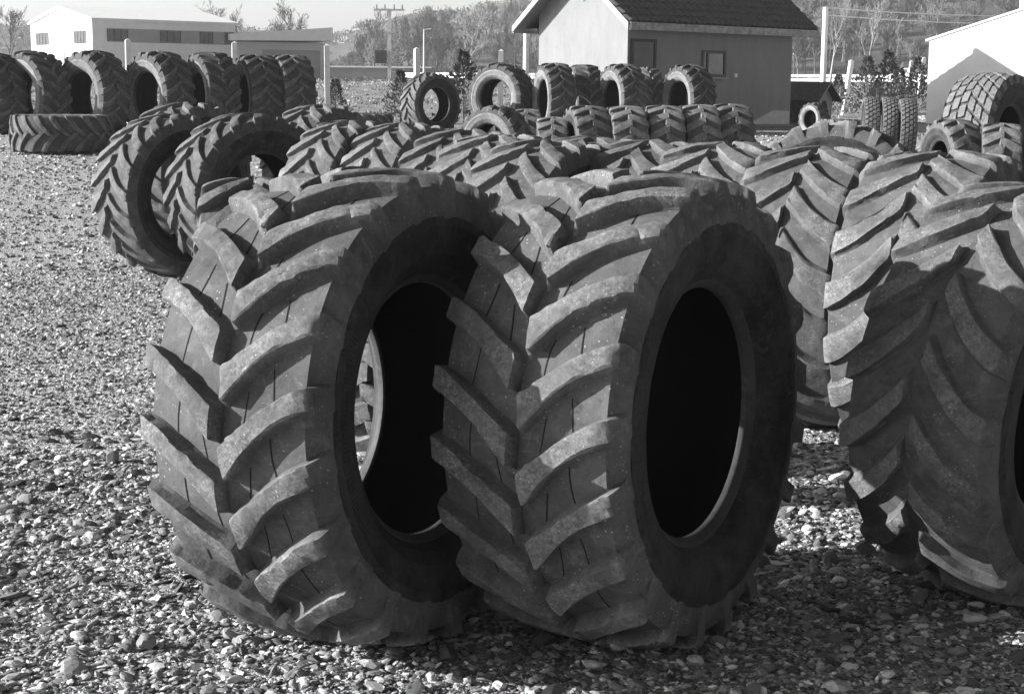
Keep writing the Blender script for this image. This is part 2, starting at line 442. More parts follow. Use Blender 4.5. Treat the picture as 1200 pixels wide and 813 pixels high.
# second and third rows
NR = [
 (-1.20, 7.92, .10, 1.68, 'tractor tyre hidden close behind the front left tyre, only its left lugs showing'),
 (2.40, 9.55, -.55, 1.78, 'pale tractor tyre right behind the shadowed tyre at the right edge'),
 (1.93, 10.75, -.50, 1.76, 'tractor tyre right of the front centre tyre, blunt lug ends along a black gap'),
 (3.5, 9.0, -.50, 1.76, 'tractor tyre at the far right behind the cut off tyre'),
 (1.45, 11.7, -.52, 1.76, 'weathered tractor tyre between the smooth lugged tyre and the front centre tyre'),
 (1.0, 12.1, -.55, 1.76, 'tractor tyre whose top shows directly below the row of small industrial tyres'),
 (.62, 12.9, -.62, 1.76, 'tractor tyre right of the black gap behind the front centre tyre, cracked top lugs'),
 (.25, 12.03, -.58, 1.76, 'tractor tyre seen between the two front tyres with its shaded wall facing right'),
 (-.08, 13.45, -.52, 1.76, 'speckled tractor tyre just left of the one seen between the two front tyres'),
 (-.40, 15.0, -.58, 1.76, 'tractor tyre with thin pale top lugs in front of the half round grey tyre wall'),
 (-1.08, 17.4, -.55, 1.76, 'right one of two bright lugged tractor tyres above the front left tyre'),
 (-1.66, 17.7, -.60, 1.76, 'left one of two bright lugged tractor tyres above the front left tyre'),
 (-3.71, 18.65, -.74, 1.76, 'leftmost tractor tyre of the near group, standing alone against the gravel'),
 (-2.80, 18.2, -.88, 1.80, 'tractor tyre beside the leftmost one, raised ring and big dark opening in its wall'),
 (-3.92, 20.6, -.52, 1.78, 'tractor tyre behind the leftmost near tyre, only its curved top showing'),
 (-2.35, 21.0, -.52, 1.74, 'tractor tyre standing behind the ringed tyre, seen through its opening'),
]
for i, (x, y, yaw, D, lab) in enumerate(NR):
    tyre('worn' if i in (1, 2, 4, 5, 6, 8) else 'narrow', x, y, lab, G1, D=D, yaw=yaw, wide=.74 if i == 0 else (1.08 if i in (1, 2, 4, 5, 6) else 1.), spin=.13 * i * 1.7, lean=random.uniform(-.02, .02))
tyre('wide', 3.0, 15.9, 'smooth lugged big tyre with its wall tilted up, below the wooden kennel', G1, D=1.84, yaw=1.15, lean=.22, spin=.3)

def at(px, y, d):   # ground point seen under pixel column px at depth d
    return ((px - 600) / 2000 * d, d)

tyre('industrial', -.58, 9.5, 'low industrial tyre glimpsed through the open centre of the front left tyre', None, D=1.06, yaw=-.42, spin=.1)
G2 = 'tall tractor tyres in the row at the back left'
row = [(-6, 36.4, .5, 1.86, 'half a tractor tyre at the left edge of the back row'),
       (42, 36.5, .55, 1.9, 'back row tractor tyre below the white gable with two windows'),
       (111, 36.5, .55, 1.92, 'back row tractor tyre below the warehouse corner, wide bright wall'),
       (187, 36.6, .52, 1.92, 'back row tractor tyre third from the left, round dark opening with bright rim'),
       (247, 36.8, .36, 1.92, 'back row tractor tyre showing a full chevron tread beneath the warehouse window band'),
       (300, 37.2, .30, 1.88, 'back row tractor tyre under the left end of the carport roof'),
       (339, 37.4, .30, 1.88, 'right end tractor tyre of the back left row')]
for i, (px, d, yaw, D, lab) in enumerate(row):
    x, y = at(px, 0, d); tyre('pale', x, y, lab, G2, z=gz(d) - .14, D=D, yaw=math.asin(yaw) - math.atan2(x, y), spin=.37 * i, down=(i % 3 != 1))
G3 = 'tractor tyres standing in front of the house'
row = [(503, 41.0, -.77, 1.52, 'narrow', 'small tractor tyre standing alone left of the house, field seen through it'),
       (585, 42.0, .80, 1.72, 'pale', 'tractor tyre with a full pale wall and white post seen through its ring'),
       (645, 41.0, .30, 1.72, 'pale', 'tractor tyre at the gable wall, left one of a touching pair'),
       (680, 42.0, .22, 1.70, 'pale', 'tractor tyre at the gable wall, right one of a touching pair'),
       (724, 41.0, .42, 1.72, 'pale', 'tractor tyre before the house corner with a black half opening'),
       (750, 42.2, .30, 1.70, 'narrow', 'dark tractor tyre in front of the house door'),
       (801, 41.0, .50, 1.72, 'pale', 'tractor tyre under the house window with a pale round wall')]
for i, (px, d, yaw, D, k, lab) in enumerate(row):
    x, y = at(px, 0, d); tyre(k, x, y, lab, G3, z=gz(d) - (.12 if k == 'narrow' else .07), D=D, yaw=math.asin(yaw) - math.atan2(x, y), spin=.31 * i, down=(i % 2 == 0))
G4 = 'small industrial tyres lined up in the middle'
row = [(644, 27.2, .02, 1.06, 'narrow low tyre left end of the industrial row, lower than the rest'),
       (684, 27.0, .22, 1.26, 'industrial tyre of the row with a rounded left shoulder and zigzag centre'),
       (729, 27.0, .12, 1.26, 'industrial tyre of the row below the house corner'),
       (773, 27.2, .06, 1.26, 'industrial tyre of the row in front of the pale tyre under the window'),
       (813, 27.4, .10, 1.26, 'industrial tyre of the row just left of its right end'),
       (850, 27.6, .14, 1.26, 'right end tyre of the industrial row beside the bright gravel'),
       (613, 28.6, .05, 1.06, 'industrial tyre half hidden behind the half round grey tyre wall'),
       (492, 27.0, -.1, .92, 'low industrial tyre under the lone small tractor tyre, left of two'),
       (530, 26.4, -.1, .94, 'low industrial tyre under the lone small tractor tyre, right of two')]
for i, (px, d, yaw, D, lab) in enumerate(row):
    x, y = at(px, 0, d); tyre('industrial', x, y, lab, G4, D=D, yaw=yaw, spin=.2 * i)
x, y = at(578, 0, 26.0); tyre('industrial_pale', x, y, 'half round grey wall of a small tyre below the lone pale ringed tyre', None, D=1.16, yaw=.95, spin=.2, z=.72)
x, y = at(357, 0, 25.5); tyre('industrial_pale', x, y, 'small pale walled tyre between the ringed tractor tyre and the bright lugged pair', None, D=1.20, yaw=1.0, spin=.5)
x, y = at(948, 0, 40.0); tyre('industrial_pale', x, y, 'tiny pale tyre standing at the kennel opening', None, D=.80, yaw=.55)
x, y = at(979, 0, 38.0); tyre('industrial', x, y, 'small black tyre lying flat right of the kennel', None, D=.9, yaw=.2, lying=True, z=gz(38) + .05)
x, y = at(74, 0, 31.2); tyre('pale', x, y, 'pale tractor tyre lying flat on the gravel before the back row', 'tractor tyres lying flat', D=1.86, yaw=.3, lying=True, wide=.93, spin=.1)
x, y = at(412, 0, 34.0); tyre('narrow', x, y, 'dark tractor tyre lying flat behind the bright lugged pair', 'tractor tyres lying flat', D=1.62, yaw=.6, lying=True, wide=.80, spin=.4, z=gz(34) + .12)
G5 = 'slim truck tyres beside the white hall'
for px, d, lab in ((1014, 33.4, 'left one of three slim truck tyres in line'), (1035, 33.2, 'middle one of three slim truck tyres in line'), (1056, 32.6, 'right one of three slim truck tyres in line')):
    x, y = at(px, 0, d); tyre('truck', x, y, lab, G5, D=1.08, yaw=-.12, spin=px * .1, z=gz(d) - .02)
x, y = at(1154, 0, 25.5); tyre('flotation', x, y, 'large wide flotation tyre with a diamond block tread before the white wall', None, D=1.82, yaw=-.72, z=.62, wide=.9)
x, y = at(1222, 0, 27.0); tyre('flotation', x, y, 'dark tyre edge at the right margin behind the diamond block tyre', None, D=1.84, yaw=-.4, z=.60, spin=.1)
x, y = at(1110, 0, 23.3); tyre('industrial', x, y, 'chunky tyre with visible left wall below the diamond block tyre', 'chunky tyres below the flotation tyre', D=1.14, yaw=.24, z=.64, wide=.95)
x, y = at(1166, 0, 23.0); tyre('industrial', x, y, 'chunky tyre turned right, below the opening of the diamond block tyre', 'chunky tyres below the flotation tyre', D=1.24, yaw=-.22, z=.50, wide=.9, spin=.15)

# ------------------------------------------------------------------ ground
gm, nt, b = new_mat('gravel and field ground')
geo = N(nt, 'ShaderNodeNewGeometry'); co = geo.outputs['Position']
v1 = N(nt, 'ShaderNodeTexVoronoi', Scale=42., Randomness=1.); nt.links.new(co, v1.inputs['Vector'])
v2 = N(nt, 'ShaderNodeTexVoronoi', Scale=95., Randomness=1.); nt.links.new(co, v2.inputs['Vector'])
sx = N(nt, 'ShaderNodeSeparateColor'); nt.links.new(v1.outputs['Color'], sx.inputs[0])
sx2 = N(nt, 'ShaderNodeSeparateColor'); nt.links.new(v2.outputs['Color'], sx2.inputs[0])
c1 = ramp(nt, sx.outputs[0], [(0., .16), (.55, .32), (.85, .5), (1., .75)])
c2 = ramp(nt, sx2.outputs[0], [(0., .15), (.6, .34), (1., .65)])
grav = mix(nt, .5, c1, c2)
pz = N(nt, 'ShaderNodeSeparateXYZ'); nt.links.new(co, pz.inputs[0])
fld = ramp(nt, noise(nt, co, 1.3, 10, .78), [(.36, .10), (.5, .22), (.64, .46)])
fb = math_(nt, 'ADD', pz.outputs[1], math_(nt, 'MULTIPLY', noise(nt, co, .35, 4), 6.))
ff = N(nt, 'ShaderNodeMapRange'); nt.links.new(fb, ff.inputs[0]); ff.inputs[1].default_value = 41.5; ff.inputs[2].default_value = 44.
nt.links.new(mix(nt, ff.outputs[0], grav, fld), b.inputs['Base Color']); b.inputs['Roughness'].default_value = .9
hh = math_(nt, 'ADD', math_(nt, 'MULTIPLY', math_(nt, 'SUBTRACT', 1., v1.outputs['Distance']), 1.), math_(nt, 'MULTIPLY', v2.outputs['Distance'], -.5))
bump(nt, b, hh, 1., .02)
ys = [-40, 0, 4, 8, 12, 15, 17, 18.5, 20, 22, 24, 27, 31, 33, 36, 40, 45, 60, 80, 110, 140, 180, 230, 300, 600, 1400]
xs = [-900, -300, -120, -60, -30, -15, -8, -4, 0, 4, 8, 15, 30, 60, 120, 300, 900]
gv = []; gf = []
for yy in ys:
    for xx in xs: gv.append((xx, yy, gz(yy) + (.0 if yy < 40 else 0.)))
nx = len(xs)
for i in range(len(ys) - 1):
    for j in range(nx - 1): gf.append((i * nx + j, i * nx + j + 1, (i + 1) * nx + j + 1, (i + 1) * nx + j))
tag(link('ground', mesh_np('ground', gv, gf, gm)), kind='structure')

# ------------------------------------------------------------------ loose stones
def ico(level):
    t = (1 + 5 ** .5) / 2
    v = np.array([(-1, t, 0), (1, t, 0), (-1, -t, 0), (1, -t, 0), (0, -1, t), (0, 1, t), (0, -1, -t), (0, 1, -t), (t, 0, -1), (t, 0, 1), (-t, 0, -1), (-t, 0, 1)], float)
    f = [(0, 11, 5), (0, 5, 1), (0, 1, 7), (0, 7, 10), (0, 10, 11), (1, 5, 9), (5, 11, 4), (11, 10, 2), (10, 7, 6), (7, 1, 8), (3, 9, 4), (3, 4, 2), (3, 2, 6), (3, 6, 8), (3, 8, 9), (4, 9, 5), (2, 4, 11), (6, 2, 10), (8, 6, 7), (9, 8, 1)]
    v /= np.linalg.norm(v, axis=1)[:, None]
    for _ in range(level):
        cache = {}; v = list(map(tuple, v)); nf = []
        def mid(a, b):
            k = (min(a, b), max(a, b))
            if k not in cache:
                m = (np.array(v[a]) + np.array(v[b])) / 2; v.append(tuple(m / np.linalg.norm(m))); cache[k] = len(v) - 1
            return cache[k]
        for a, b_, c in f:
            x, y, z = mid(a, b_), mid(b_, c), mid(c, a); nf += [(a, x, z), (b_, y, x), (c, z, y), (x, y, z)]
        v = np.array(v); f = nf
    return np.array(v), np.array(f)

sm, nt, b = new_mat('loose stones')
at_ = N(nt, 'ShaderNodeAttribute', attribute_name='shade')
geo = N(nt, 'ShaderNodeNewGeometry')
nn = noise(nt, geo.outputs['Position'], 160, 5, .7)
hs = N(nt, 'ShaderNodeMixRGB', blend_type='MULTIPLY'); hs.inputs[0].default_value = 1.
nt.links.new(at_.outputs['Color'], hs.inputs[1]); nt.links.new(ramp(nt, nn, [(.3, .7), (.7, 1.2)]), hs.inputs[2])
nt.links.new(hs.outputs[0], b.inputs['Base Color']); b.inputs['Roughness'].default_value = .75; b.inputs['Specular IOR Level'].default_value = .3
bump(nt, b, noise(nt, geo.outputs['Position'], 220, 4, .6), .35, .003)

def stone_variants(level, n=14):
    v, f = ico(level); out = []
    for i in range(n):
        w = v.copy()
        for _ in range(7 if i % 2 else 4):     # chop with random planes: chips and rounded pebbles
            d = rng.normal(size=3); d /= np.linalg.norm(d); h = rng.uniform(.3, .65) if i % 3 else rng.uniform(.7, .95)
            k = w @ d; ex = np.clip(k - h, 0, None); w -= ex[:, None] * d
        w += rng.normal(0, .05, w.shape)
        out.append(w)
    return out, f

def scatter(name, pts, size, level, zbase, smooth=True, flat=(.2, .58), dark=False):
    """pts (n,2), size (n,) -> one mesh of loose stones"""
    n = len(pts); var, f = stone_variants(level)
    pick = rng.integers(0, len(var), n)
    V = np.array(var)[pick]                                        # n,k,3
    a = rng.uniform(.75, 1.35, n); bq = rng.uniform(.65, 1.0, n); c = rng.uniform(*flat, n)
    V = V * (np.stack([a, bq, c], -1) * size[:, None])[:, None, :] * .5
    tx = rng.normal(0, .32, n); ty = rng.normal(0, .32, n); tz = rng.uniform(0, 2 * PI, n)
    def rot(V, ang, i, j):
        c_, s_ = np.cos(ang)[:, None], np.sin(ang)[:, None]; W = V.copy()
        W[..., i] = V[..., i] * c_ - V[..., j] * s_; W[..., j] = V[..., i] * s_ + V[..., j] * c_; return W
    V = rot(rot(rot(V, tz, 0, 1), tx, 1, 2), ty, 0, 2)
    z = zbase + size * c * rng.uniform(.05, .35, n)
    V = V + np.stack([pts[:, 0], pts[:, 1], z], -1)[:, None, :]
    k = V.shape[1]
    F = (f[None] + (np.arange(n) * k)[:, None, None]).reshape(-1, 3)
    r = rng.uniform(0, 1, n)
    sh = np.interp(r, [0, .25, .6, .85, .95, 1], [.07, .16, .30, .50, .74, .88]) * rng.uniform(.85, 1.15, n)
    if dark: sh = rng.uniform(.06, .16, n)
    return V.reshape(-1, 3), F, np.repeat(sh, len(f))

def band(y0, y1, dens, xl=None, xr=None, pad=1.12):
    A = .3 * pad * (y1 ** 2 - y0 ** 2); n = int(A * dens)
    y = np.sqrt(rng.uniform(y0 ** 2, y1 ** 2, n)); x = rng.uniform(-1, 1, n) * .3 * pad * y
    ok = np.ones(n, bool)
    if xl is not None: ok &= x > xl
    if xr is not None: ok &= x < xr * np.ones(n)
    return np.stack([x, y], -1)[ok]
gzv = lambda y: np.interp(y, [-50, 17, 20, 24, 31, 36, 45, 140, 230, 300], [0, 0, .10, .40, .93, 1.08, 1.16, 2.9, 3.57, 4.0])
vs, fs, shs = [], [], []; off = 0
def put(pts, size, level, **kw):
    global off
    v, f, s = scatter('g', pts, size, level, gzv(pts[:, 1]), **kw)
    vs.append(v); fs.append(f + off); shs.append(s); off += len(v)
p = band(4.75, 9.5, 330); put(p, np.clip(rng.lognormal(math.log(.043), .38, len(p)), .03, .13), 1)
p = band(4.75, 11, 20); put(p, np.clip(rng.lognormal(math.log(.085), .3, len(p)), .06, .16), 1, flat=(.10, .24), dark=True)
p = band(4.75, 9.5, 2300); put(p, np.clip(rng.lognormal(math.log(.026), .34, len(p)), .012, .05), 0)
p = band(4.75, 7.5, 2600); put(p, rng.uniform(.007, .016, len(p)), 0)
p = band(9.5, 19, 420); put(p, np.clip(rng.lognormal(math.log(.036), .35, len(p)), .02, .09), 0)
p = band(19, 31, 90, xr=1.); put(p, np.clip(rng.lognormal(math.log(.06), .3, len(p)), .03, .13), 0)
p = band(31, 43, 22); put(p, np.clip(rng.lognormal(math.log(.07), .3, len(p)), .03, .13), 0)
me = mesh_np('gravel', np.concatenate(vs), np.concatenate(fs), sm, None, False, None, shade=np.concatenate(shs))
tag(link('gravel', me), 'grey and white gravel and slate chips covering the yard', 'gravel', kind='stuff')

def rock(px, py, size, shade, label, flat=.7):
    # a single larger stone lying where the photograph shows one
    d = 2.069 * 2000 / (py - 108); x = (px - 600) / 2000 * d
    v, f = ico(2); w = v.copy()
    for _ in range(9):
        q = rng.normal(size=3); q /= np.linalg.norm(q); h = rng.uniform(.55, .85); ex = np.clip(w @ q - h, 0, None); w -= ex[:, None] * q
    w = w * np.array([1.1, .85, flat]) * size / 2 + rng.normal(0, size * .006, w.shape)
    o = link('stone', mesh_np('stone', w, f, sm, None, True, 28, shade=np.full(len(f), shade)))
    o.location = (x, d, size * flat * .32); o.rotation_euler = (rng.normal(0, .2), rng.normal(0, .2), rng.uniform(0, 6))
    tag(o, label, 'stone')
rock(438, 775, .085, .62, 'white angular stone at the foot of the front left tyre')
rock(733, 778, .085, .55, 'pale rounded stone in front of the front centre tyre')
rock(594, 742, .10, .16, 'dark pointed stone in the gap between the two front tyres', 1.0)
rock(160, 782, .10, .20, 'grey blocky stone near the bottom left corner')
rock(640, 768, .10, .08, 'black stone lying in shade before the front centre tyre')
rock(1030, 655, .12, .14, 'dark slate lump beside the shaded tyre at the right edge')
rock(297, 533, .10, .20, 'grey leaning slate piece left of the front left tyre', .9) if False else None
rock(123, 552, .11, .17, 'grey slate piece leaning on the gravel left of the front left tyre', .9)

# ------------------------------------------------------------------ house
def frame2(origin, along):     # local x = along the long wall, local y = into the house
    a = Vector((along[0], along[1], 0)).normalized(); n = Vector((-a.y, a.x, 0))
    return Matrix(((a.x, n.x, 0, origin[0]), (a.y, n.y, 0, origin[1]), (0, 0, 1, origin[2]), (0, 0, 0, 1)))
plaster = None
def plaster_mat(name, v, streak=.12):
    m, nt, b = new_mat(name); co = obj_co(nt, False)
    mp = N(nt, 'ShaderNodeMapping'); mp.inputs['Scale'].default_value = (2.2, 2.2, .7); nt.links.new(co, mp.inputs['Vector'])
    n = noise(nt, mp.outputs[0], 1.6, 8, .7); n2 = noise(nt, co, 14, 6, .7)
    c = ramp(nt, n, [(.3, v * (1 - streak)), (.7, v * (1 + streak))])
    c = mix(nt, ramp(nt, n2, [(.5, 0.), (.75, .4)]), c, v * .78)
    nt.links.new(c, b.inputs['Base Color']); b.inputs['Roughness'].default_value = .9
    bump(nt, b, noise(nt, co, 60, 4, .6), .3, .01); return m
M['plaster'] = plaster_mat('house plaster', .23)
M['roof'] = plain('dark roof sheet', .10, .3, 5, .55)
M['fascia'] = plain('weathered fascia', .30, .4, 6)
M['board'] = plain('light bargeboard', .36, .15, 6)
M['plinth'] = plain('plinth concrete', .2, .2, 6)
M['patch'] = plain('bare plaster patch', .48, .12, 8)

HL, HG, zg = 6.3, 3.45, 1.12
ov = .5; we = 3.02
H = empty('small_house', (0, 0, 0), 'small grey plastered house with a dark tiled roof behind the tyres', 'house')
Mh = frame2((2.86, 44.0, zg), (.766, .643))
pit = math.radians(37); tp = math.tan(pit)
def houseM(): return Mh
mb = MB()   # four walls with gables, local x along long wall, y into house
ridge = we + HG / 2 * tp
gb = [(0, 0), (HG, 0), (HG, we), (HG / 2, ridge), (0, we)]
def P(x, y, z): return Mh @ Vector((x, y, z))
vsw = [P(0, y, z) for y, z in gb] + [P(HL, y, z) for y, z in gb]
mb.add(vsw, [(0, 1, 2, 3, 4), (9, 8, 7, 6, 5), (0, 4, 9, 5), (1, 6, 7, 2), (2, 7, 8, 3), (3, 8, 9, 4)])
mb.build('wall', M['plaster'], H)
# plinth
mb = MB(); mb.box((HL / 2, HG / 2, .02), (HL + .05, HG + .05, .24), Mh); mb.build('plinth', M['plinth'], H)
# roof: corrugated, stepped tile sheets
rv = []; rf = []
nu, rows_ = 170, 9
Lr = (HG / 2 + ov) / math.cos(pit)
for sidey in (0, 1):
    b0 = len(rv); xs_ = np.linspace(-ov, HL + ov, nu); sv = []
    for r in range(rows_): sv += [(r * Lr / rows_, .045), ((r + 1) * Lr / rows_ - .004, .005)]
    for s_, h in sv:
        for xx in xs_:
            hh_ = h + .030 * math.cos(xx * 2 * PI / .21) + .09
            yy = HG / 2 + ov - (s_ * math.cos(pit)) - hh_ * 0; yl = (HG / 2 - (HG / 2 + ov) + s_ * math.cos(pit))
            z = we - ov * tp + s_ * math.sin(pit)
            yl -= hh_ * math.sin(pit); z += hh_ * math.cos(pit)
            rv.append(tuple(P(xx, yl if sidey == 0 else HG - yl, z)))
    m_ = len(sv)
    for i in range(m_ - 1):
        for j in range(nu - 1):
            q = (b0 + i * nu + j, b0 + i * nu + j + 1, b0 + (i + 1) * nu + j + 1, b0 + (i + 1) * nu + j)
            rf.append(q if sidey == 0 else q[::-1])
rf_o = link('roof', mesh_np('roof', rv, rf, M['roof'], None, True, 50), H)
mb = MB(); mb.tube(P(-ov, HG / 2, ridge + .10), P(HL + ov, HG / 2, ridge + .10), .11, n=10); mb.build('ridge_cap', M['roof'], rf_o, True, 40)
# roof deck (soffit boards)
mb = MB()
for sg in (0, 1):
    pr = [(-ov, we - ov * tp), (HG / 2, ridge), (HG / 2, ridge + .055), (-ov, we - ov * tp + .055)]
    pts = [P(x, (y if sg == 0 else HG - y), z) for x in (-ov + .02, HL + ov - .02) for y, z in pr]
    fs_ = [(0, 1, 2, 3), (7, 6, 5, 4), (0, 4, 5, 1), (1, 5, 6, 2), (2, 6, 7, 3), (3, 7, 4, 0)]
    mb.add(pts, fs_ if sg else [q[::-1] for q in fs_])
mb.build('soffit', plain('soffit boards', .17, .15, 6), rf_o)
for x0 in (-ov, HL + ov - .03):
    for sg in (0, 1):
        mb = MB(); pr = [(-ov - .03, we - ov * tp - .11), (HG / 2, ridge - .07), (HG / 2, ridge + .12), (-ov - .03, we - ov * tp + .06)]
        pts = [P(x, (y if sg == 0 else HG - y), z) for x in (x0 - .01, x0 + .035) for y, z in pr]
        fs_ = [(0, 1, 2, 3), (7, 6, 5, 4), (0, 4, 5, 1), (1, 5, 6, 2), (2, 6, 7, 3), (3, 7, 4, 0)]
        mb.add(pts, fs_ if sg else [q[::-1] for q in fs_]); mb.build('bargeboard', M['board'], H)
for sg in (0, 1):
    mb = MB(); y0 = -ov - .05 if sg == 0 else HG + ov + .05
    mb.box((HL / 2, y0, we - ov * tp - .03), (HL + 2 * ov - .1, .06, .19), Mh)
    mb.build('fascia', M['fascia'], H)
# boxed eaves between wall and fascia
for sg in (0, 1):
    mb = MB(); y0 = -ov / 2 - .01 if sg == 0 else HG + ov / 2 + .01
    mb.box((HL / 2, y0, we - ov * tp - .03), (HL + .1, ov - .06, .05), Mh); mb.build('eaves_board', M['fascia'], H)
# door
def opening(name, x0, x1, z0, z1, sub=()):
    mb = MB(); dp = .05
    for bx in ((x0, z0, .07, z1 - z0), (x1 - .07, z0, .07, z1 - z0)): mb.box((bx[0] + bx[2] / 2, -.012, bx[1] + bx[3] / 2), (bx[2], dp, bx[3]), Mh)
    for zz in (z0, z1 - .08): mb.box(((x0 + x1) / 2, -.012, zz + .04), (x1 - x0 - .14, dp, .08), Mh)
    for xx in sub: mb.box((xx, -.010, (z0 + z1) / 2), (.06, dp, z1 - z0 - .16), Mh)
    return mb
D_ = opening('door', .10, 1.0, .12, 2.32).build('door', M['dark'], H)
mb = MB(); mb.box((.55, -.006, 1.62), (.70, .02, 1.19), Mh); mb.build('pane', M['glass'], D_)
mb = MB(); mb.box((.55, -.006, .58), (.70, .03, .84), Mh); mb.build('door_panel', M['dark'], D_)
mb = MB(); mb.box((.9, -.05, 1.05), (.025, .05, .16), Mh); mb.build('handle', M['metal'], D_)
W_ = opening('window', 2.70, 3.62, 1.39, 2.09, (2.92,)).build('window', plain('window frame wood', .10, .2, 8), H)
mb = MB(); mb.box((3.16, -.004, 1.74), (.78, .012, .55), Mh); mb.build('pane', M['glass'], W_)
mb = MB(); mb.box((3.16, -.05, 1.372), (1.0, .12, .035), Mh); mb.build('sill', M['board'], W_)
mb = MB(); mb.box((4.02, -.02, 1.45), (.09, .05, .10), Mh); mb.build('wall_lamp', M['white'], H)
mb = MB()
mb.v += [tuple(P(x, -.0035, z)) for x, z in ((4.55, .142), (HL - .02, .142), (HL - .02, .50), (5.6, .52), (5.15, .36), (4.9, .26))]; mb.f.append((0, 1, 2, 3, 4, 5)); mb.m.append(0)
mb.build('bare_plaster_patch', M['patch'], H)
mb = MB(); mb.tube(P(-.02, 1.55, ridge - .2), P(-.02, 1.6, we + .35), .008, n=5); mb.tube(P(-.02, 1.6, we + .35), P(-.02, 1.68, we + .27), .008, n=5); mb.build('hanging_wire', M['dark'], H)

# kennel right of the house
K = empty('dog_kennel', (0, 0, 0), 'dark wooden dog kennel with a pitched roof beside the house wall', 'kennel')
Mk = frame2((9.25, 50.4, 1.15), (-.80, .60)) @ Matrix.Scale(.74, 4) 
wood = plain('kennel boards', .11, .35, 9, .8); woodl = plain('kennel front boards', .22, .25, 9, .8)
mb = MB(); kw, kd, kh = 1.35, 2.6, 1.0
mb.box((kd / 2, .7, kh / 2 + .1), (kd, kw, kh), Mk)
for i in range(5): mb.box((kd / 2, .7, .15 + i * .2), (kd + .03, kw + .03, .17), Mk)
mb.build('kennel_body', wood, K)
mb = MB(); mb.add([Mk @ Vector(q) for q in ((-.022, .03, .1), (-.022, 1.37, .1), (-.022, 1.37, 1.12), (-.022, .7, 1.62), (-.022, .03, 1.12), (-.06, .03, .1), (-.06, 1.37, .1), (-.06, 1.37, 1.12), (-.06, .7, 1.62), (-.06, .03, 1.12))],
                  [(0, 1, 2, 3, 4), (9, 8, 7, 6, 5), (0, 5, 6, 1), (1, 6, 7, 2), (2, 7, 8, 3), (3, 8, 9, 4), (4, 9, 5, 0)])
mb.build('kennel_front', woodl, K)
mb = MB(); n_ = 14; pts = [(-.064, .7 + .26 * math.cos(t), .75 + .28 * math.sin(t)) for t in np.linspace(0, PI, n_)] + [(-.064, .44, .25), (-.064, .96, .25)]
mb.add([Mk @ Vector(q) for q in pts], [tuple(range(len(pts)))]); mb.build('kennel_opening_shade', M['near_black'], K)  # flat near-black sheet paints the shade inside the doorway
mb = MB()
for sg in (-1, 1):
    pts = [Mk @ Vector((x, .7 + sg * w, z)) for x in (-.35, kd + .1) for w, z in ((0, 1.68), (1.0, .98), (1.0, 1.04), (0, 1.75))]
    f_ = [(0, 1, 2, 3), (7, 6, 5, 4), (0, 4, 5, 1), (1, 5, 6, 2), (2, 6, 7, 3), (3, 7, 4, 0)]
    mb.add(pts, f_ if sg < 0 else [q[::-1] for q in f_])
mb.build('kennel_roof', M['roof'], K)

# white hall on the right
Wh = empty('white_hall', (0, 0, 0), 'plain white hall at the right edge with a sloping roofline', 'hall')
Mw = frame2((12.19, 51.0, .92), (.73, -.68))
mb = MB(); a0, rise, wl = 2.78, .275, 9.0
pts = [Mw @ Vector((x, y, z)) for y in (0, 12) for x, z in ((0, 0), (wl, 0), (wl, a0 + .2), (wl * .62, a0 + wl * .62 * rise), (0, a0))]
mb.add(pts, [(0, 1, 2, 3, 4), (9, 8, 7, 6, 5), (0, 5, 6, 1), (1, 6, 7, 2), (0, 4, 9, 5)]); mb.build('wall', M['white'], Wh)
mb = MB()
for (xa, za, xb, zb) in ((-.12, a0 - .048, wl * .62, a0 + wl * .62 * rise), (wl * .62, a0 + wl * .62 * rise, wl + .1, a0 + .2)):
    pts = [Mw @ Vector((x, y, z)) for y in (-.04, 12.1) for x, z in ((xa, za + .004), (xb, zb + .004), (xb, zb + .07), (xa, za + .07))]
    mb.add(pts, [(0, 1, 2, 3), (7, 6, 5, 4), (0, 4, 5, 1), (1, 5, 6, 2), (2, 6, 7, 3), (3, 7, 4, 0)])
mb.build('roof', plain('hall roof sheet', .6, .08, 2), Wh)

# warehouse far left
Wa = empty('warehouse', (0, 0, 0), 'white warehouse with two gable windows and a long grey shaded side', 'warehouse')
d0 = 130.; Ma = frame2(((112 - 600) / 2000 * d0, d0, gz(d0) - .2), (.80, .60))
wL, wG, wH = 12.0, 12.2, 4.55
pk = 1.05
mb = MB(); pr = [(0, 0), (wG, 0), (wG, wH), (wG / 2, wH + pk), (0, wH)]
pts = [Ma @ Vector((x, y, z)) for x in (0, wL) for y, z in pr]
mb.add(pts, [(0, 1, 2, 3, 4), (9, 8, 7, 6, 5), (0, 4, 9, 5), (1, 6, 7, 2)])
mb.build('wall', [M['white']], Wa)
mb = MB()
for sg in (0, 1):
    pr = [(-.25, wH - .04), (wG / 2, wH + pk), (wG / 2, wH + pk + .22), (-.25, wH + .18)]
    pts = [Ma @ Vector((x, (y if sg == 0 else wG - y), z)) for x in (-.15, wL + .2) for y, z in pr]
    f_ = [(0, 1, 2, 3), (7, 6, 5, 4), (0, 4, 5, 1), (1, 5, 6, 2), (2, 6, 7, 3), (3, 7, 4, 0)]
    mb.add(pts, f_ if sg else [q[::-1] for q in f_])
mb.build('roof', M['white'], Wa)
bandm = plain('grey window band', .32, .08, 1); grey = plain('grey cladding', .55, .05, .5)
mb = MB(); mb.box((wL * .545, -.02, wH - 1.05), (wL * .89, .06, 1.0), Ma); mb.build('window_band', bandm, Wa)
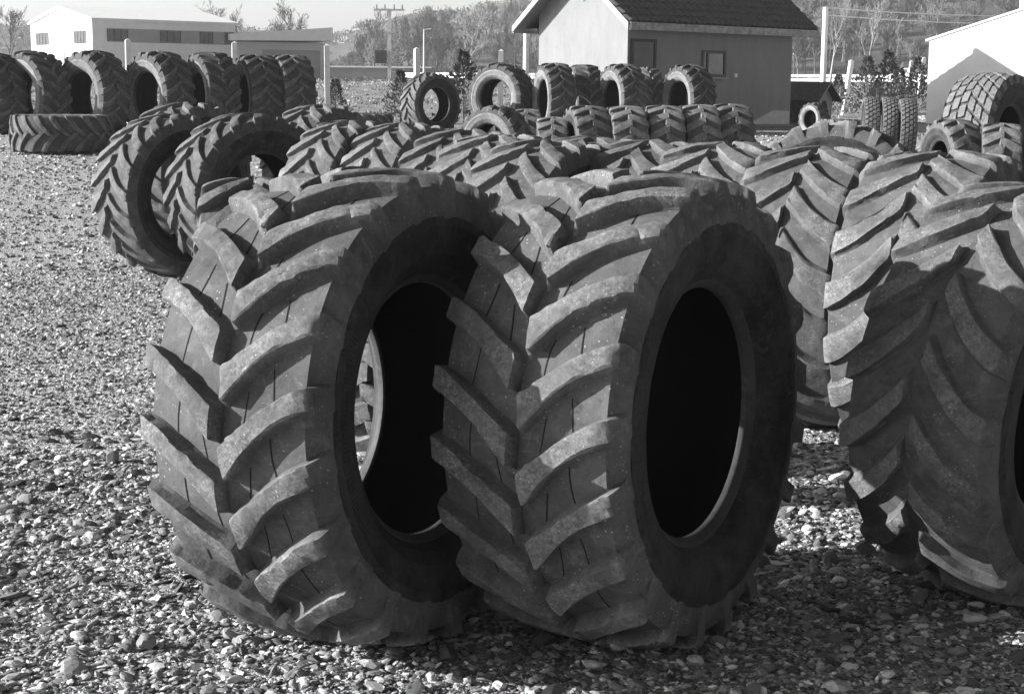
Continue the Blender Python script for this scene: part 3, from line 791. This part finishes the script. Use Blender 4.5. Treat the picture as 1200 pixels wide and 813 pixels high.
for (xa, xb) in ((.10, .235), (.46, .60), (.74, .83), (.92, .985)):
    mb = MB(); mb.box(((xa + xb) / 2 * wL, -.055, wH - 1.05), ((xb - xa) * wL, .02, .9), Ma); wo = mb.build('window', M['glass'], Wa)
    mb = MB()
    for q in (xa, (xa * 2 + xb) / 3, (xa + 2 * xb) / 3, xb): mb.box((q * wL, -.075, wH - 1.05), (.07, .03, .9), Ma)
    mb.build('frame', M['dark'], wo)
for (ya, yb) in ((.09, .27), (.70, .90)):
    mb = MB(); mb.box((-.02, (ya + yb) / 2 * wG, wH - 1.2), (.04, (yb - ya) * wG, .95), Ma); wo = mb.build('window', M['glass'], Wa)
    mb = MB()
    for k in range(5): mb.box((-.05, (ya + (yb - ya) * k / 4) * wG, wH - 1.2), (.03, .055, .95), Ma)
    mb.build('frame', plain('light mullions', .22, .1), wo)
mb = MB(); mb.box((-.03, .5 * wG, 1.15), (.06, 1.5, 2.3), Ma); mb.build('door', bandm, Wa)

# low annex with carport
An = empty('low_annex', (0, 0, 0), 'low grey annex with a flat white canopy right of the warehouse', 'outbuilding')
d1 = 135.; Mn = frame2(((268 - 600) / 2000 * d1, d1 + 1, gz(d1) - .2), (.95, .31))
mb = MB(); mb.box((4.1, 4.0, 1.6), (7.4, 6, 3.2), Mn); mb.build('wall', grey, An)
mb = MB(); mb.box((3.95, .98, 1.45), (2.4, .05, 2.3), Mn); mb.build('garage_door', bandm, An)
mb = MB(); mb.box((6.3, .98, 1.45), (2.2, .05, 2.3), Mn); mb.build('garage_door', bandm, An)
mb = MB(); mb.add([Mn @ Vector(q) for q in ((0, -.2, 3.25), (8.2, -.2, 3.35), (8.2, 7, 3.35), (0, 7, 3.25), (0, -.2, 3.75), (8.2, -.2, 4.75 - .35), (8.2, 7, 4.4), (0, 7, 3.75))], [(3, 2, 1, 0), (4, 5, 6, 7), (0, 1, 5, 4), (1, 2, 6, 5), (2, 3, 7, 6), (3, 0, 4, 7)])
mb.build('canopy', M['white'], An)

# little white building above the hall roofline
Lb = empty('white_block', (0, 0, 0), 'small white building with dark windows peeping over the hall roof, top right corner', 'building')
x_, d_ = (1212 - 600) / 2000 * 95, 95
mb = MB(); mb.box((x_, d_, 4.8), (2.2, 3, 6), None); mb.build('wall', M['white'], Lb)
for k in range(2):
    for j in range(2):
        mb = MB(); mb.box((x_ - .7 + j * .75, d_ - 1.52, 7.15 - k * .75), (.34, .06, .45)); mb.build('window', M['glass'], Lb)

# ------------------------------------------------------------------ fence posts
GP = 'white concrete posts of the yard fence'
posts = [(28, 43, 47, .0, 'white fence post left of the warehouse gable'), (153, 43.5, 49, .0, 'white fence post before the warehouse long side'), (276, 44, 52, 0, 'white fence post at the left end of the annex'),
         (383, 44.5, 55, -.01, 'white fence post under the right tip of the canopy'), (487, 46, 59, -.01, 'white fence post above the lone small tractor tyre'), (584, 48, 61, 0, 'white fence post seen through the pale ringed tyre'),
         (986, 58, 72, .13, 'leaning white fence post right of the kennel'), (1056, 62, 73, .10, 'white fence post between the kennel and the white hall'), (1070, 66, 69, 0.1, 'short pale fence post beside the white hall corner')]
pm = None
for px, d, ytop, ln, lab in posts:
    hor = 108 + (px - 600) * .01; ztop = 2.069 + (hor - ytop) / 2000 * d; zb = gz(d); h = ztop - zb
    mb = MB(); w = .13
    mb.box((0, 0, h / 2), (w, w, h)); mb.add([(-w / 2, -w / 2, h), (w / 2, -w / 2, h), (w / 2, w / 2, h), (-w / 2, w / 2, h), (0, 0, h + .05)], [(0, 1, 4), (1, 2, 4), (2, 3, 4), (3, 0, 4)])
    o = mb.build('fence_post', M['post']); o.location = ((px - 600) / 2000 * d - ln * h / 2, d, zb); o.rotation_euler = (0, ln, random.uniform(0, .4)); tag(o, lab, 'post', GP)
# poles
def hz(px, y, d): return 2.069 + (108 + (px - 600) * .01 - y) / 2000 * d
d = 60; o_ = MB(); X = (613 - 600) / 2000 * d; o_.tube((X, d, gz(d) - .1), (X, d, hz(613, 30, d)), .115, .10, 10); tag(o_.build('pole', M['post'], None, True, 40), 'white pole rising left of the house under its eaves', 'pole')
d = 120; X = (495 - 600) / 2000 * d; o_ = MB(); o_.tube((X, d, gz(d)), (X, d, hz(495, 37, d)), .09, .06, 8); o_.tube((X, d, hz(495, 37, d)), (X + .5, d, hz(495, 37, d) + .05), .04, .04, 6); tag(o_.build('lamp_pole', M['metal'], None, True, 40), 'thin grey pole against the hillside left of the bare tree', 'pole')
# transformer pole
Tp = empty('power_pole', ((455 - 600) / 2000 * 150, 150, gz(150)), 'pale utility pole carrying a transformer box and cross arm', 'pole')
ht = hz(455, 14, 150) - gz(150)
mb = MB(); mb.box((0, 0, ht / 2), (.30, .28, ht)); mb.build('pole', M['post'], Tp)
mb = MB(); mb.box((0, -.1, ht - .05), (2.6, .2, .16)); mb.box((0, -.1, ht * .68), (1.0, .2, .14)); mb.build('cross_arm', M['metal'], Tp)
for q in (-1.1, -.4, .4, 1.1):
    mb = MB(); mb.tube((q, -.1, ht + .03), (q, -.1, ht + .42), .09, .05, 8); mb.build('insulator', plain('insulator', .25), Tp)
mb = MB(); mb.box((-.75, -.1, ht * .33), (1.0, .8, 1.15))
for k in range(5): mb.box((-1.1 + k * .18, -.55, ht * .33), (.06, .12, .9))
mb.build('transformer', plain('transformer grey', .12), Tp)
for k in range(9):
    mb = MB(); mb.tube((.2, -.1, ht * (.12 + .09 * k)), (.5, -.1, ht * (.12 + .09 * k)), .04, n=5); mb.build('step', M['metal'], Tp)
# right pole with two wires
d = 62; X = (957 - 600) / 2000 * d; zt = hz(957, 12, d)
Rp = empty('wire_pole', (X, d, gz(d)), 'tall white pole carrying two wires right of the house', 'pole')
mb = MB(); mb.tube((0, 0, 0), (0, 0, zt - gz(d)), .12, .10, 10); mb.build('pole', M['white'], Rp, True, 40)
mb = MB(); mb.box((.2, 0, zt - gz(d) - .02), (.5, .08, .08)); mb.build('bracket', M['metal'], Rp)
for lab, dz, ye, in (('upper overhead wire from the tall white pole to the right', 0, 21), ('lower overhead wire from the tall white pole to the right', -.26, 30)):
    d2 = 75.; Xe = (1230 - 600) / 2000 * d2; ze = hz(1230, ye, d2); mb = MB(); pts = []
    for q in np.linspace(0, 1, 13): pts.append((X + (Xe - X) * q, d + (d2 - d) * q, zt + dz + (ze - zt - dz) * q - .25 * 4 * q * (1 - q) * .5))
    for a, b_ in zip(pts[:-1], pts[1:]): mb.tube(a, b_, .022, n=5)
    tag(mb.build('overhead_wire', M['white']), lab, 'wire', 'overhead wires')

# ------------------------------------------------------------------ road, wall, guardrail, cars
ra, rb = Vector(((340 - 600) / 2000 * 262, 262, 0)), Vector(((1500 - 600) / 2000 * 122, 122, 0))
rd = (rb - ra).normalized(); rn = Vector((-rd.y, rd.x, 0))
mb = MB(); ns = 40
for i in range(ns + 1):
    c = ra - rd * 150 + (rb - ra + rd * 300) * (i / ns)
    for o2 in (1.0, 9.0):
        q = c + rn * o2; mb.v.append((q.x, q.y, gz(max(q.y, 60)) + .12))
for i in range(ns): mb.f.append((2 * i, 2 * i + 2, 2 * i + 3, 2 * i + 1)); mb.m.append(0)
tag(mb.build('road', plain('asphalt', .06, .2, 2)), kind='structure')
Gr = empty('guardrail', (0, 0, 0), 'long white double guardrail along the road behind the yard', 'guardrail')
def onroad(t, off=0.): 
    c = ra + (rb - ra) * t + rn * off; return Vector((c.x, c.y, gz(c.y)))
for zc, hgt in ((.78, .24), (.40, .24)):
    mb = MB(); n_ = 30
    for i in range(n_):
        a = onroad(.18 + .8 * i / n_); b_ = onroad(.18 + .8 * (i + 1) / n_)
        for s0, s1 in (((0, 0),) * 2,):
            vsq = [a + Vector((0, 0, zc - hgt / 2)), b_ + Vector((0, 0, zc - hgt / 2)), b_ + Vector((0, 0, zc + hgt / 2)), a + Vector((0, 0, zc + hgt / 2))]
            back = [q + rn * .08 for q in vsq]
            mb.add(vsq + back, [(0, 1, 2, 3), (7, 6, 5, 4), (0, 4, 5, 1), (3, 2, 6, 7)])
    mb.build('rail', M['white'], Gr)
for i in range(40):
    mb = MB(); q = onroad(.19 + .78 * i / 40, .16); mb.box((q.x, q.y, q.z + .45), (.14, .12, .95)); mb.build('rail_post', M['metal'], Gr)
Bw = empty('barrier_wall', (0, 0, 0), 'low grey wall with a white top at the far edge of the field', 'wall')
mb = MB(); d = 232
xa, xb = (300 - 600) / 2000 * d, (508 - 600) / 2000 * d
mb.box(((xa + xb) / 2, d, gz(d) + .72), (xb - xa, .4, 1.6)); mb.build('wall', plain('grey concrete', .17, .12, .6), Bw)  # even grey tone of the wall itself
mb = MB(); mb.box(((xa + xb) / 2 + 4, d - .02, gz(d) + 1.62), (xb - xa - 9, .5, .2)); mb.build('coping', M['white'], Bw)

def car(px, t, label, heading):
    q = onroad(t, 3.0)
    C = empty('car', q + Vector((0, 0, .12)), label, 'car', 'cars on the road', (0, 0, math.atan2(rd.y, rd.x) + heading))
    mb = MB(); body = [(-2.1, .35), (2.1, .35), (2.12, .72), (1.95, .86), (1.05, .95), (.45, 1.38), (-1.35, 1.42), (-1.95, .98), (-2.12, .85)]
    mb.prism(body, -.85, .85); mb.build('body', M['white'], C)
    mb = MB()
    for sgn in (-1, 1):
        mb.prism([(.86, .98), (.40, 1.31), (-.35, 1.34), (-.35, .98)], sgn * .855 - .006, sgn * .855 + .006); mb.prism([(-.43, .98), (-.43, 1.34), (-1.28, 1.34), (-1.7, 1.0)], sgn * .855 - .006, sgn * .855 + .006)
    mb.build('window', M['glass'], C)
    for wx in (-1.35, 1.35):
        for wy in (-.8, .8):
            mb = MB(); mb.tube((wx, wy - .1, .32), (wx, wy + .1, .32), .32, n=16); w = mb.build('wheel', M['near_black'], C); mb = MB(); mb.tube((wx, wy - .11, .32), (wx, wy + .11, .32), .19, n=12); mb.build('rim', M['metal'], w)
def t_of(px):
    k = (px - 600) / 2000; a, b_ = ra, rb; return (k * a.y - a.x) / ((b_.x - a.x) - k * (b_.y - a.y))
car(1030, t_of(1031) , 'white car passing behind the guardrail near the white hall', PI)
car(400, t_of(399), 'tiny white car far off above the low grey wall', 0)

# ------------------------------------------------------------------ hills
hm, nt, b = new_mat('scrubby hillside')
geo = N(nt, 'ShaderNodeNewGeometry'); co = geo.outputs['Position']
mp = N(nt, 'ShaderNodeMapping'); mp.inputs['Scale'].default_value = (1, .35, 1.6); nt.links.new(co, mp.inputs['Vector'])
c = ramp(nt, noise(nt, mp.outputs[0], .09, 10, .72), [(.38, .07), (.52, .11), (.62, .15), (.71, .34)])
nt.links.new(c, b.inputs['Base Color']); b.inputs['Roughness'].default_value = 1.; b.inputs['Specular IOR Level'].default_value = .05
near_px = [300, 400, 480, 640, 900, 1200, 1700]; near_h = [0, 1.5, 9.0, 12.5, 22, 34, 52]
def sst(a, b_, x): t = np.clip((x - a) / (b_ - a), 0, 1); return t * t * (3 - 2 * t)
def hill_z(px, d):
    nzr = np.sin(px * .021 + d * .01) * .5 + np.sin(px * .053 + 1.3) * .35
    nh = np.interp(px, near_px, near_h)
    far = 27 + 2.0 * np.sin(px * .012) + 1.1 * np.sin(px * .043 + .7)
    return gz(260) - .3 + (nh + nzr * np.clip(nh / 8, 0, 1)) * sst(255, 400, d) + far * sst(520, 860, d)
pxs = np.linspace(-1100, 2300, 240); ds = np.concatenate([np.linspace(250, 420, 26), np.linspace(440, 900, 30), [1100, 1300]])
hv = []
for dd in ds:
    for q in pxs: hv.append(((q - 600) / 2000 * dd, dd, float(hill_z(q, dd))))
nq = len(pxs); hf = np.array([(i * nq + j, i * nq + j + 1, (i + 1) * nq + j + 1, (i + 1) * nq + j) for i in range(len(ds) - 1) for j in range(nq - 1)])
tag(link('hills', mesh_np('hills', hv, hf, hm)), kind='structure')

# ------------------------------------------------------------------ trees
def grow(height, seed, levels=4, spread=.55, nb=5, r0=None, sides=4, upright=.5, twig=.018):
    rg = random.Random(seed); segs = []
    r0 = r0 or height * .016
    def branch(p, d, L, r, lv):
        n = 3 if lv else 5; pts = [p]
        for i in range(n):
            d = (d + Vector((rg.gauss(0, .12 if lv else .05), rg.gauss(0, .12 if lv else .05), rg.gauss(0, .08) + (.06 if lv else .0)))).normalized()
            q = p + d * (L / n); ra_ = r * (1 - .75 * i / n); rb_ = r * (1 - .75 * (i + 1) / n)
            segs.append((p, q, max(ra_, twig * .6), max(rb_, twig * .5), lv)); p = q; pts.append((p, d))
        if lv >= levels: return
        k = nb + (4 if lv == 0 else 0)
        for j in range(k):
            t = rg.uniform(.32, 1.) if lv == 0 else rg.uniform(.2, 1.)
            i = min(int(t * n), n - 1); bp, bd = pts[i + 1]
            ax = bd.orthogonal().normalized(); ax = Matrix.Rotation(rg.uniform(0, 2 * PI), 3, bd) @ ax
            nd = (bd * (1 - spread * rg.uniform(.5, 1)) + ax * spread * rg.uniform(.7, 1.2) + Vector((0, 0, upright * .4))).normalized()
            branch(bp, nd, L * rg.uniform(.38, .62) * (1.1 - .35 * t if lv == 0 else 1), r * .45, lv + 1)
    branch(Vector((0, 0, -.2)), Vector((0, 0, 1)), height * .62, r0, 0)
    return segs
def seg_mesh(segs, sides):
    V = []; F = []
    for p, q, a, b_, lv in segs:
        d = (q - p); 
        if d.length < 1e-6: continue
        d.normalize(); u = d.orthogonal().normalized(); w = d.cross(u); s = sides if lv < 2 else 3; k = len(V)
        for c, r in ((p, a), (q, b_)):
            for i in range(s): t = 2 * PI * i / s; V.append(tuple(c + r * (math.cos(t) * u + math.sin(t) * w)))
        for i in range(s): F.append((k + i, k + (i + 1) % s, k + s + (i + 1) % s, k + s + i))
    return V, F
bark = plain('bark', .13, .3, 3, .9); twigm = plain('twigs', .11, .25, 3, .9); barkl = plain('pale bark', .34, .3, 3, .9)
def bare_tree(px, d, ytop, label, seed, spread=.55, upright=.5, nb=5, levels=4, mat=None, group=None, z=None, tw=None):
    zb = (hill_z(px, d) if d > 255 else gz(d)) if z is None else z; zb = float(zb)
    h = hz(px, ytop, d) - zb
    segs = grow(h, seed, levels, spread, nb, upright=upright, twig=tw or d * .00010)
    top = max(q.z for _, q, *_ in segs); k = h / top
    segs = [(p * k, q * k, a, b_, lv) for p, q, a, b_, lv in segs]
    T = empty('bare_tree', ((px - 600) / 2000 * d, d, zb), label, 'tree', group, (0, 0, seed * 1.7))
    v, f = seg_mesh([s for s in segs if s[4] == 0], 8); link('trunk', mesh_np('trunk', v, f, mat or bark), T)
    v, f = seg_mesh([s for s in segs if s[4] > 0], 4); link('crown', mesh_np('crown', v, f, mat or twigm), T)
GT = 'bare trees in front of the hills'
bare_tree(14, 210, 8, 'thin bare tree at the left edge before the warehouse', 3, .4, .9, group=GT)
bare_tree(252, 190, -2, 'spreading bare tree behind the right end of the warehouse roof', 5, .6, .6, 6, group=GT)
bare_tree(277, 200, 6, 'slender bare tree just right of the spreading one at the warehouse end', 8, .45, .8, group=GT)
bare_tree(343, 205, 0, 'bare tree standing above the white canopy', 9, .55, .7, 6, group=GT)
bare_tree(438, 300, 11, 'small bare tree left of the transformer pole', 12, .5, .5, group=GT)
bare_tree(492, 300, 9, 'bare tree with a flat dense top on the ridge right of the transformer pole', 14, .6, .4, group=GT)
bare_tree(510, 300, 8, 'twin topped bare tree on the ridge above the thin grey pole', 15, .6, .4, group=GT)
bare_tree(548, 150, 6, 'big bare tree with pale branches left of the house', 21, .65, .55, 7, mat=barkl, group=GT)
bare_tree(965, 130, -12, 'bare tree with a double trunk behind the tall white pole', 23, .35, .9, 4, mat=barkl, group=GT)
bare_tree(1006, 140, -8, 'slim pale bare tree right of the tall white pole', 25, .35, .9, 4, mat=barkl, group=GT)
# the wood on the slope: one mass
vars_ = []
for k in range(9):
    sg = grow(9., 100 + k, 3, .5 if k % 2 else .38, 6, upright=.8, twig=.05, r0=.13); top = max(q.z for _, q, *_ in sg)
    v, f = seg_mesh([(p * (9 / top), q * (9 / top), a, b_, 2) for p, q, a, b_, lv in sg], 3); vars_.append((np.array(v), np.array(f)))
WV = []; WF = []; WS = []; o0 = 0
nt_ = 900
for i in range(nt_):
    px = rng.uniform(405, 1420) if i % 8 else rng.uniform(-250, 420)
    d = rng.uniform(262, 430)
    if px < 420: d = rng.uniform(280, 480)
    v, f = vars_[i % len(vars_)]; s = rng.uniform(.55, 1.15) * (.62 if px < 420 else 1.) * (.8 if px < 640 else 1.)
    a = rng.uniform(0, 6.28); c_, s_ = math.cos(a), math.sin(a)
    w = np.stack([v[:, 0] * c_ - v[:, 1] * s_, v[:, 0] * s_ + v[:, 1] * c_, v[:, 2]], -1) * s
    w += np.array([(px - 600) / 2000 * d, d, float(hill_z(px, d))])
    WV.append(w); WF.append(f + o0); WS.append(np.full(len(f), rng.uniform(.08, .18))); o0 += len(w)
wm, nt, b = new_mat('wood bark'); at2 = N(nt, 'ShaderNodeAttribute', attribute_name='shade'); nt.links.new(at2.outputs['Color'], b.inputs['Base Color']); b.inputs['Roughness'].default_value = 1.
tag(link('bare_wood', mesh_np('bare_wood', np.concatenate(WV), np.concatenate(WF), wm, None, False, shade=np.concatenate(WS))), 'leafless wood covering the hillside behind the road', 'wood', kind='stuff')
# scrub clumps: many small blades
def blades(n, R3, rg, size):
    c = rg.normal(0, 1, (n, 3)); c /= np.maximum(np.linalg.norm(c, axis=1)[:, None], .3); c *= rg.uniform(.2, 1, (n, 1)) ** .5
    c = c * np.array(R3); a = rg.normal(0, 1, (n, 3)); b_ = rg.normal(0, 1, (n, 3)); a *= size / np.linalg.norm(a, axis=1)[:, None]; b_ *= size * .45 / np.linalg.norm(b_, axis=1)[:, None]
    V = np.stack([c - a, c + b_, c + a, c - b_], 1); V[..., 2] = np.abs(V[..., 2]); return V.reshape(-1, 3), np.arange(n * 4).reshape(-1, 4)
WV = []; WF = []; WS = []; o0 = 0
for i in range(1500):
    far_ = i % 3 == 0
    px = rng.uniform(-300, 1420) if not far_ else rng.uniform(-300, 640); d = rng.uniform(250, 420) if not far_ else rng.uniform(560, 850)
    s = rng.uniform(.8, 2.4) * (1 if d < 450 else 1.9)
    v, f = blades(60, (s * 1.3, s, s * .8), rng, s * .22); v = v + np.array([(px - 600) / 2000 * d, d, float(hill_z(px, d)) - .2])
    sh = rng.choice([.05, .08, .11, .15, .38], p=[.2, .3, .28, .18, .04])
    WV.append(v); WF.append(f + o0); WS.append(np.full(len(f), sh)); o0 += len(v)
tag(link('hill_scrub', mesh_np('hill_scrub', np.concatenate(WV), np.concatenate(WF), wm, None, False, shade=np.concatenate(WS))), 'scrub bushes dotting the hills', 'scrub', kind='stuff')
# field stubble and clods
WV = []; WF = []; WS = []; o0 = 0
for i in range(2600):
    y = rng.uniform(43, 150); x = rng.uniform(-.34, .40) * y
    if 2 < x < 12 and y < 52: continue
    s = rng.uniform(.06, .22) * (1 + y / 90); v, f = blades(22, (s * 2.2, s * 1.6, s * .6), rng, s * .22); v = v + np.array([x, y, gz(y) - .01])
    WV.append(v); WF.append(f + o0); WS.append(np.full(len(f), rng.choice([.08, .16, .26, .42]))); o0 += len(v)
tag(link('field_stubble', mesh_np('field_stubble', np.concatenate(WV), np.concatenate(WF), wm, None, False, shade=np.concatenate(WS))), 'dry stubble and clods on the field behind the tyres', 'stubble', kind='stuff')
# young conifers along the fence
needle = plain('needles', .10, .4, 12, .8)
def conifer(px, d, h, label, seed, wide=.33):
    rg = np.random.default_rng(seed); n = 1300
    t = rg.uniform(0, 1, n) ** .8; ang = rg.uniform(0, 2 * PI, n); r = (1 - t) * wide * h * rg.uniform(.25, 1.15, n) * (1 + .35 * np.sin(ang * 3 + t * 9)) + .03
    c = np.stack([r * np.cos(ang), r * np.sin(ang), t * h * .97 + .08], -1)
    a = np.stack([np.cos(ang), np.sin(ang), rg.uniform(.2, 1.3, n)], -1) * rg.uniform(.06, .15, (n, 1)) * (h / 2.)
    b_ = rg.normal(0, .022, (n, 3)) * h / 2
    V = np.stack([c, c + a * .5 + b_, c + a, c + a * .5 - b_], 1).reshape(-1, 3)
    T = empty('young_conifer', ((px - 600) / 2000 * d, d, gz(d)), label, 'conifer', 'young conifers along the fence')
    link('foliage', mesh_np('foliage', V, np.arange(n * 4).reshape(-1, 4), needle, None, False), T)
    mb = MB(); mb.tube((0, 0, -.1), (0, 0, h * .9), .035, .012, 7); mb.build('trunk', bark, T)
for k, (px, d, h, lab) in enumerate([(392, 47, 1.1, 'low conifer beside the post under the canopy tip'), (468, 47, 1.35, 'feathery conifer left of the lone small tractor tyre'), (541, 48, 1.9, 'dark conifer between the lone small tyre and the pale ringed tyre'), (556, 49, 1.2, 'low bushy conifer hugging the left side of the pale ringed tyre'),
        (975, 56, 1.3, 'small conifer behind the kennel roof'), (1008, 60, 1.9, 'tall conifer right of the leaning post'), (1032, 60, 2.1, 'tallest conifer below the white car'), (1046, 61, 1.5, 'conifer left of the upright post near the hall'), (1066, 61, 1.9, 'dark conifer against the white hall corner'), (1020, 58, 1.1, 'low conifer behind the slim truck tyres'), (938, 57, 1.0, 'conifer tip peeping above the kennel')]):
    conifer(px, d, h, lab, 50 + k, .36)

# ------------------------------------------------------------------ haze in the valley
hzm = bpy.data.materials.new('valley haze'); hzm.use_nodes = True; nt = hzm.node_tree; nt.nodes.remove(nt.nodes['Principled BSDF'])
pv = N(nt, 'ShaderNodeVolumePrincipled'); pv.inputs['Color'].default_value = g(.9); pv.inputs['Density'].default_value = .00040; pv.inputs['Anisotropy'].default_value = .2
nt.links.new(pv.outputs[0], nt.nodes['Material Output'].inputs['Volume'])
mb = MB(); mb.box((0, 640, 39), (2700, 1420, 80)); tag(mb.build('haze', hzm), kind='stuff')

# ------------------------------------------------------------------ light, sky, camera
ELEV, PHI = 19., 2.5          # sun height; degrees the sun stands on the camera's side of due left
to_sun = Vector((-math.cos(R_(PHI)) * math.cos(R_(ELEV)), -math.sin(R_(PHI)) * math.cos(R_(ELEV)), math.sin(R_(ELEV))))
sl = bpy.data.lights.new('sun', 'SUN'); sl.energy = 5.0; sl.angle = R_(.5); sl.color = (1, 1, 1)
so = bpy.data.objects.new('sun', sl); COL.objects.link(so); so.rotation_euler = to_sun.to_track_quat('Z', 'Y').to_euler(); so.location = (-20, 0, 30)
w = bpy.data.worlds.new('World'); scene.world = w; w.use_nodes = True; nt = w.node_tree
sky = N(nt, 'ShaderNodeTexSky', sky_type='NISHITA'); sky.sun_disc = False; sky.sun_elevation = R_(ELEV); sky.sun_rotation = math.atan2(to_sun.x, to_sun.y)
sky.air_density = 1.0; sky.dust_density = 2.0
bw = N(nt, 'ShaderNodeSeparateColor'); nt.links.new(sky.outputs[0], bw.inputs[0])   # monochrome film behind a red filter
tcw = N(nt, 'ShaderNodeTexCoord'); spw = N(nt, 'ShaderNodeSeparateXYZ'); nt.links.new(tcw.outputs['Generated'], spw.inputs[0])
hazeb = N(nt, 'ShaderNodeMapRange', interpolation_type='SMOOTHSTEP'); nt.links.new(spw.outputs[2], hazeb.inputs[0])
hazeb.inputs[1].default_value = .0; hazeb.inputs[2].default_value = .32; hazeb.inputs[3].default_value = 1.4; hazeb.inputs[4].default_value = .65
bg = nt.nodes['Background']; nt.links.new(math_(nt, 'MULTIPLY', bw.outputs[0], hazeb.outputs[0]), bg.inputs['Color']); bg.inputs['Strength'].default_value = .085

cam = bpy.data.cameras.new('camera'); cam.sensor_width = 36; cam.lens = 60; cam.clip_start = .05; cam.clip_end = 4000
co_ = bpy.data.objects.new('camera', cam); COL.objects.link(co_)
pitch = math.atan(298.5 / 2000)
Rm = Matrix.Rotation(PI / 2 - pitch, 4, 'X') @ Matrix.Rotation(.010, 4, 'Z')
co_.matrix_world = Matrix.Translation((0, 0, 2.069)) @ Rm
scene.camera = co_
scene.view_settings.view_transform = 'Standard'; scene.view_settings.look = 'None'; scene.view_settings.exposure = 1.22; scene.view_settings.gamma = 1.
scene.cycles.use_denoising = True
scene.cycles.max_bounces = 6
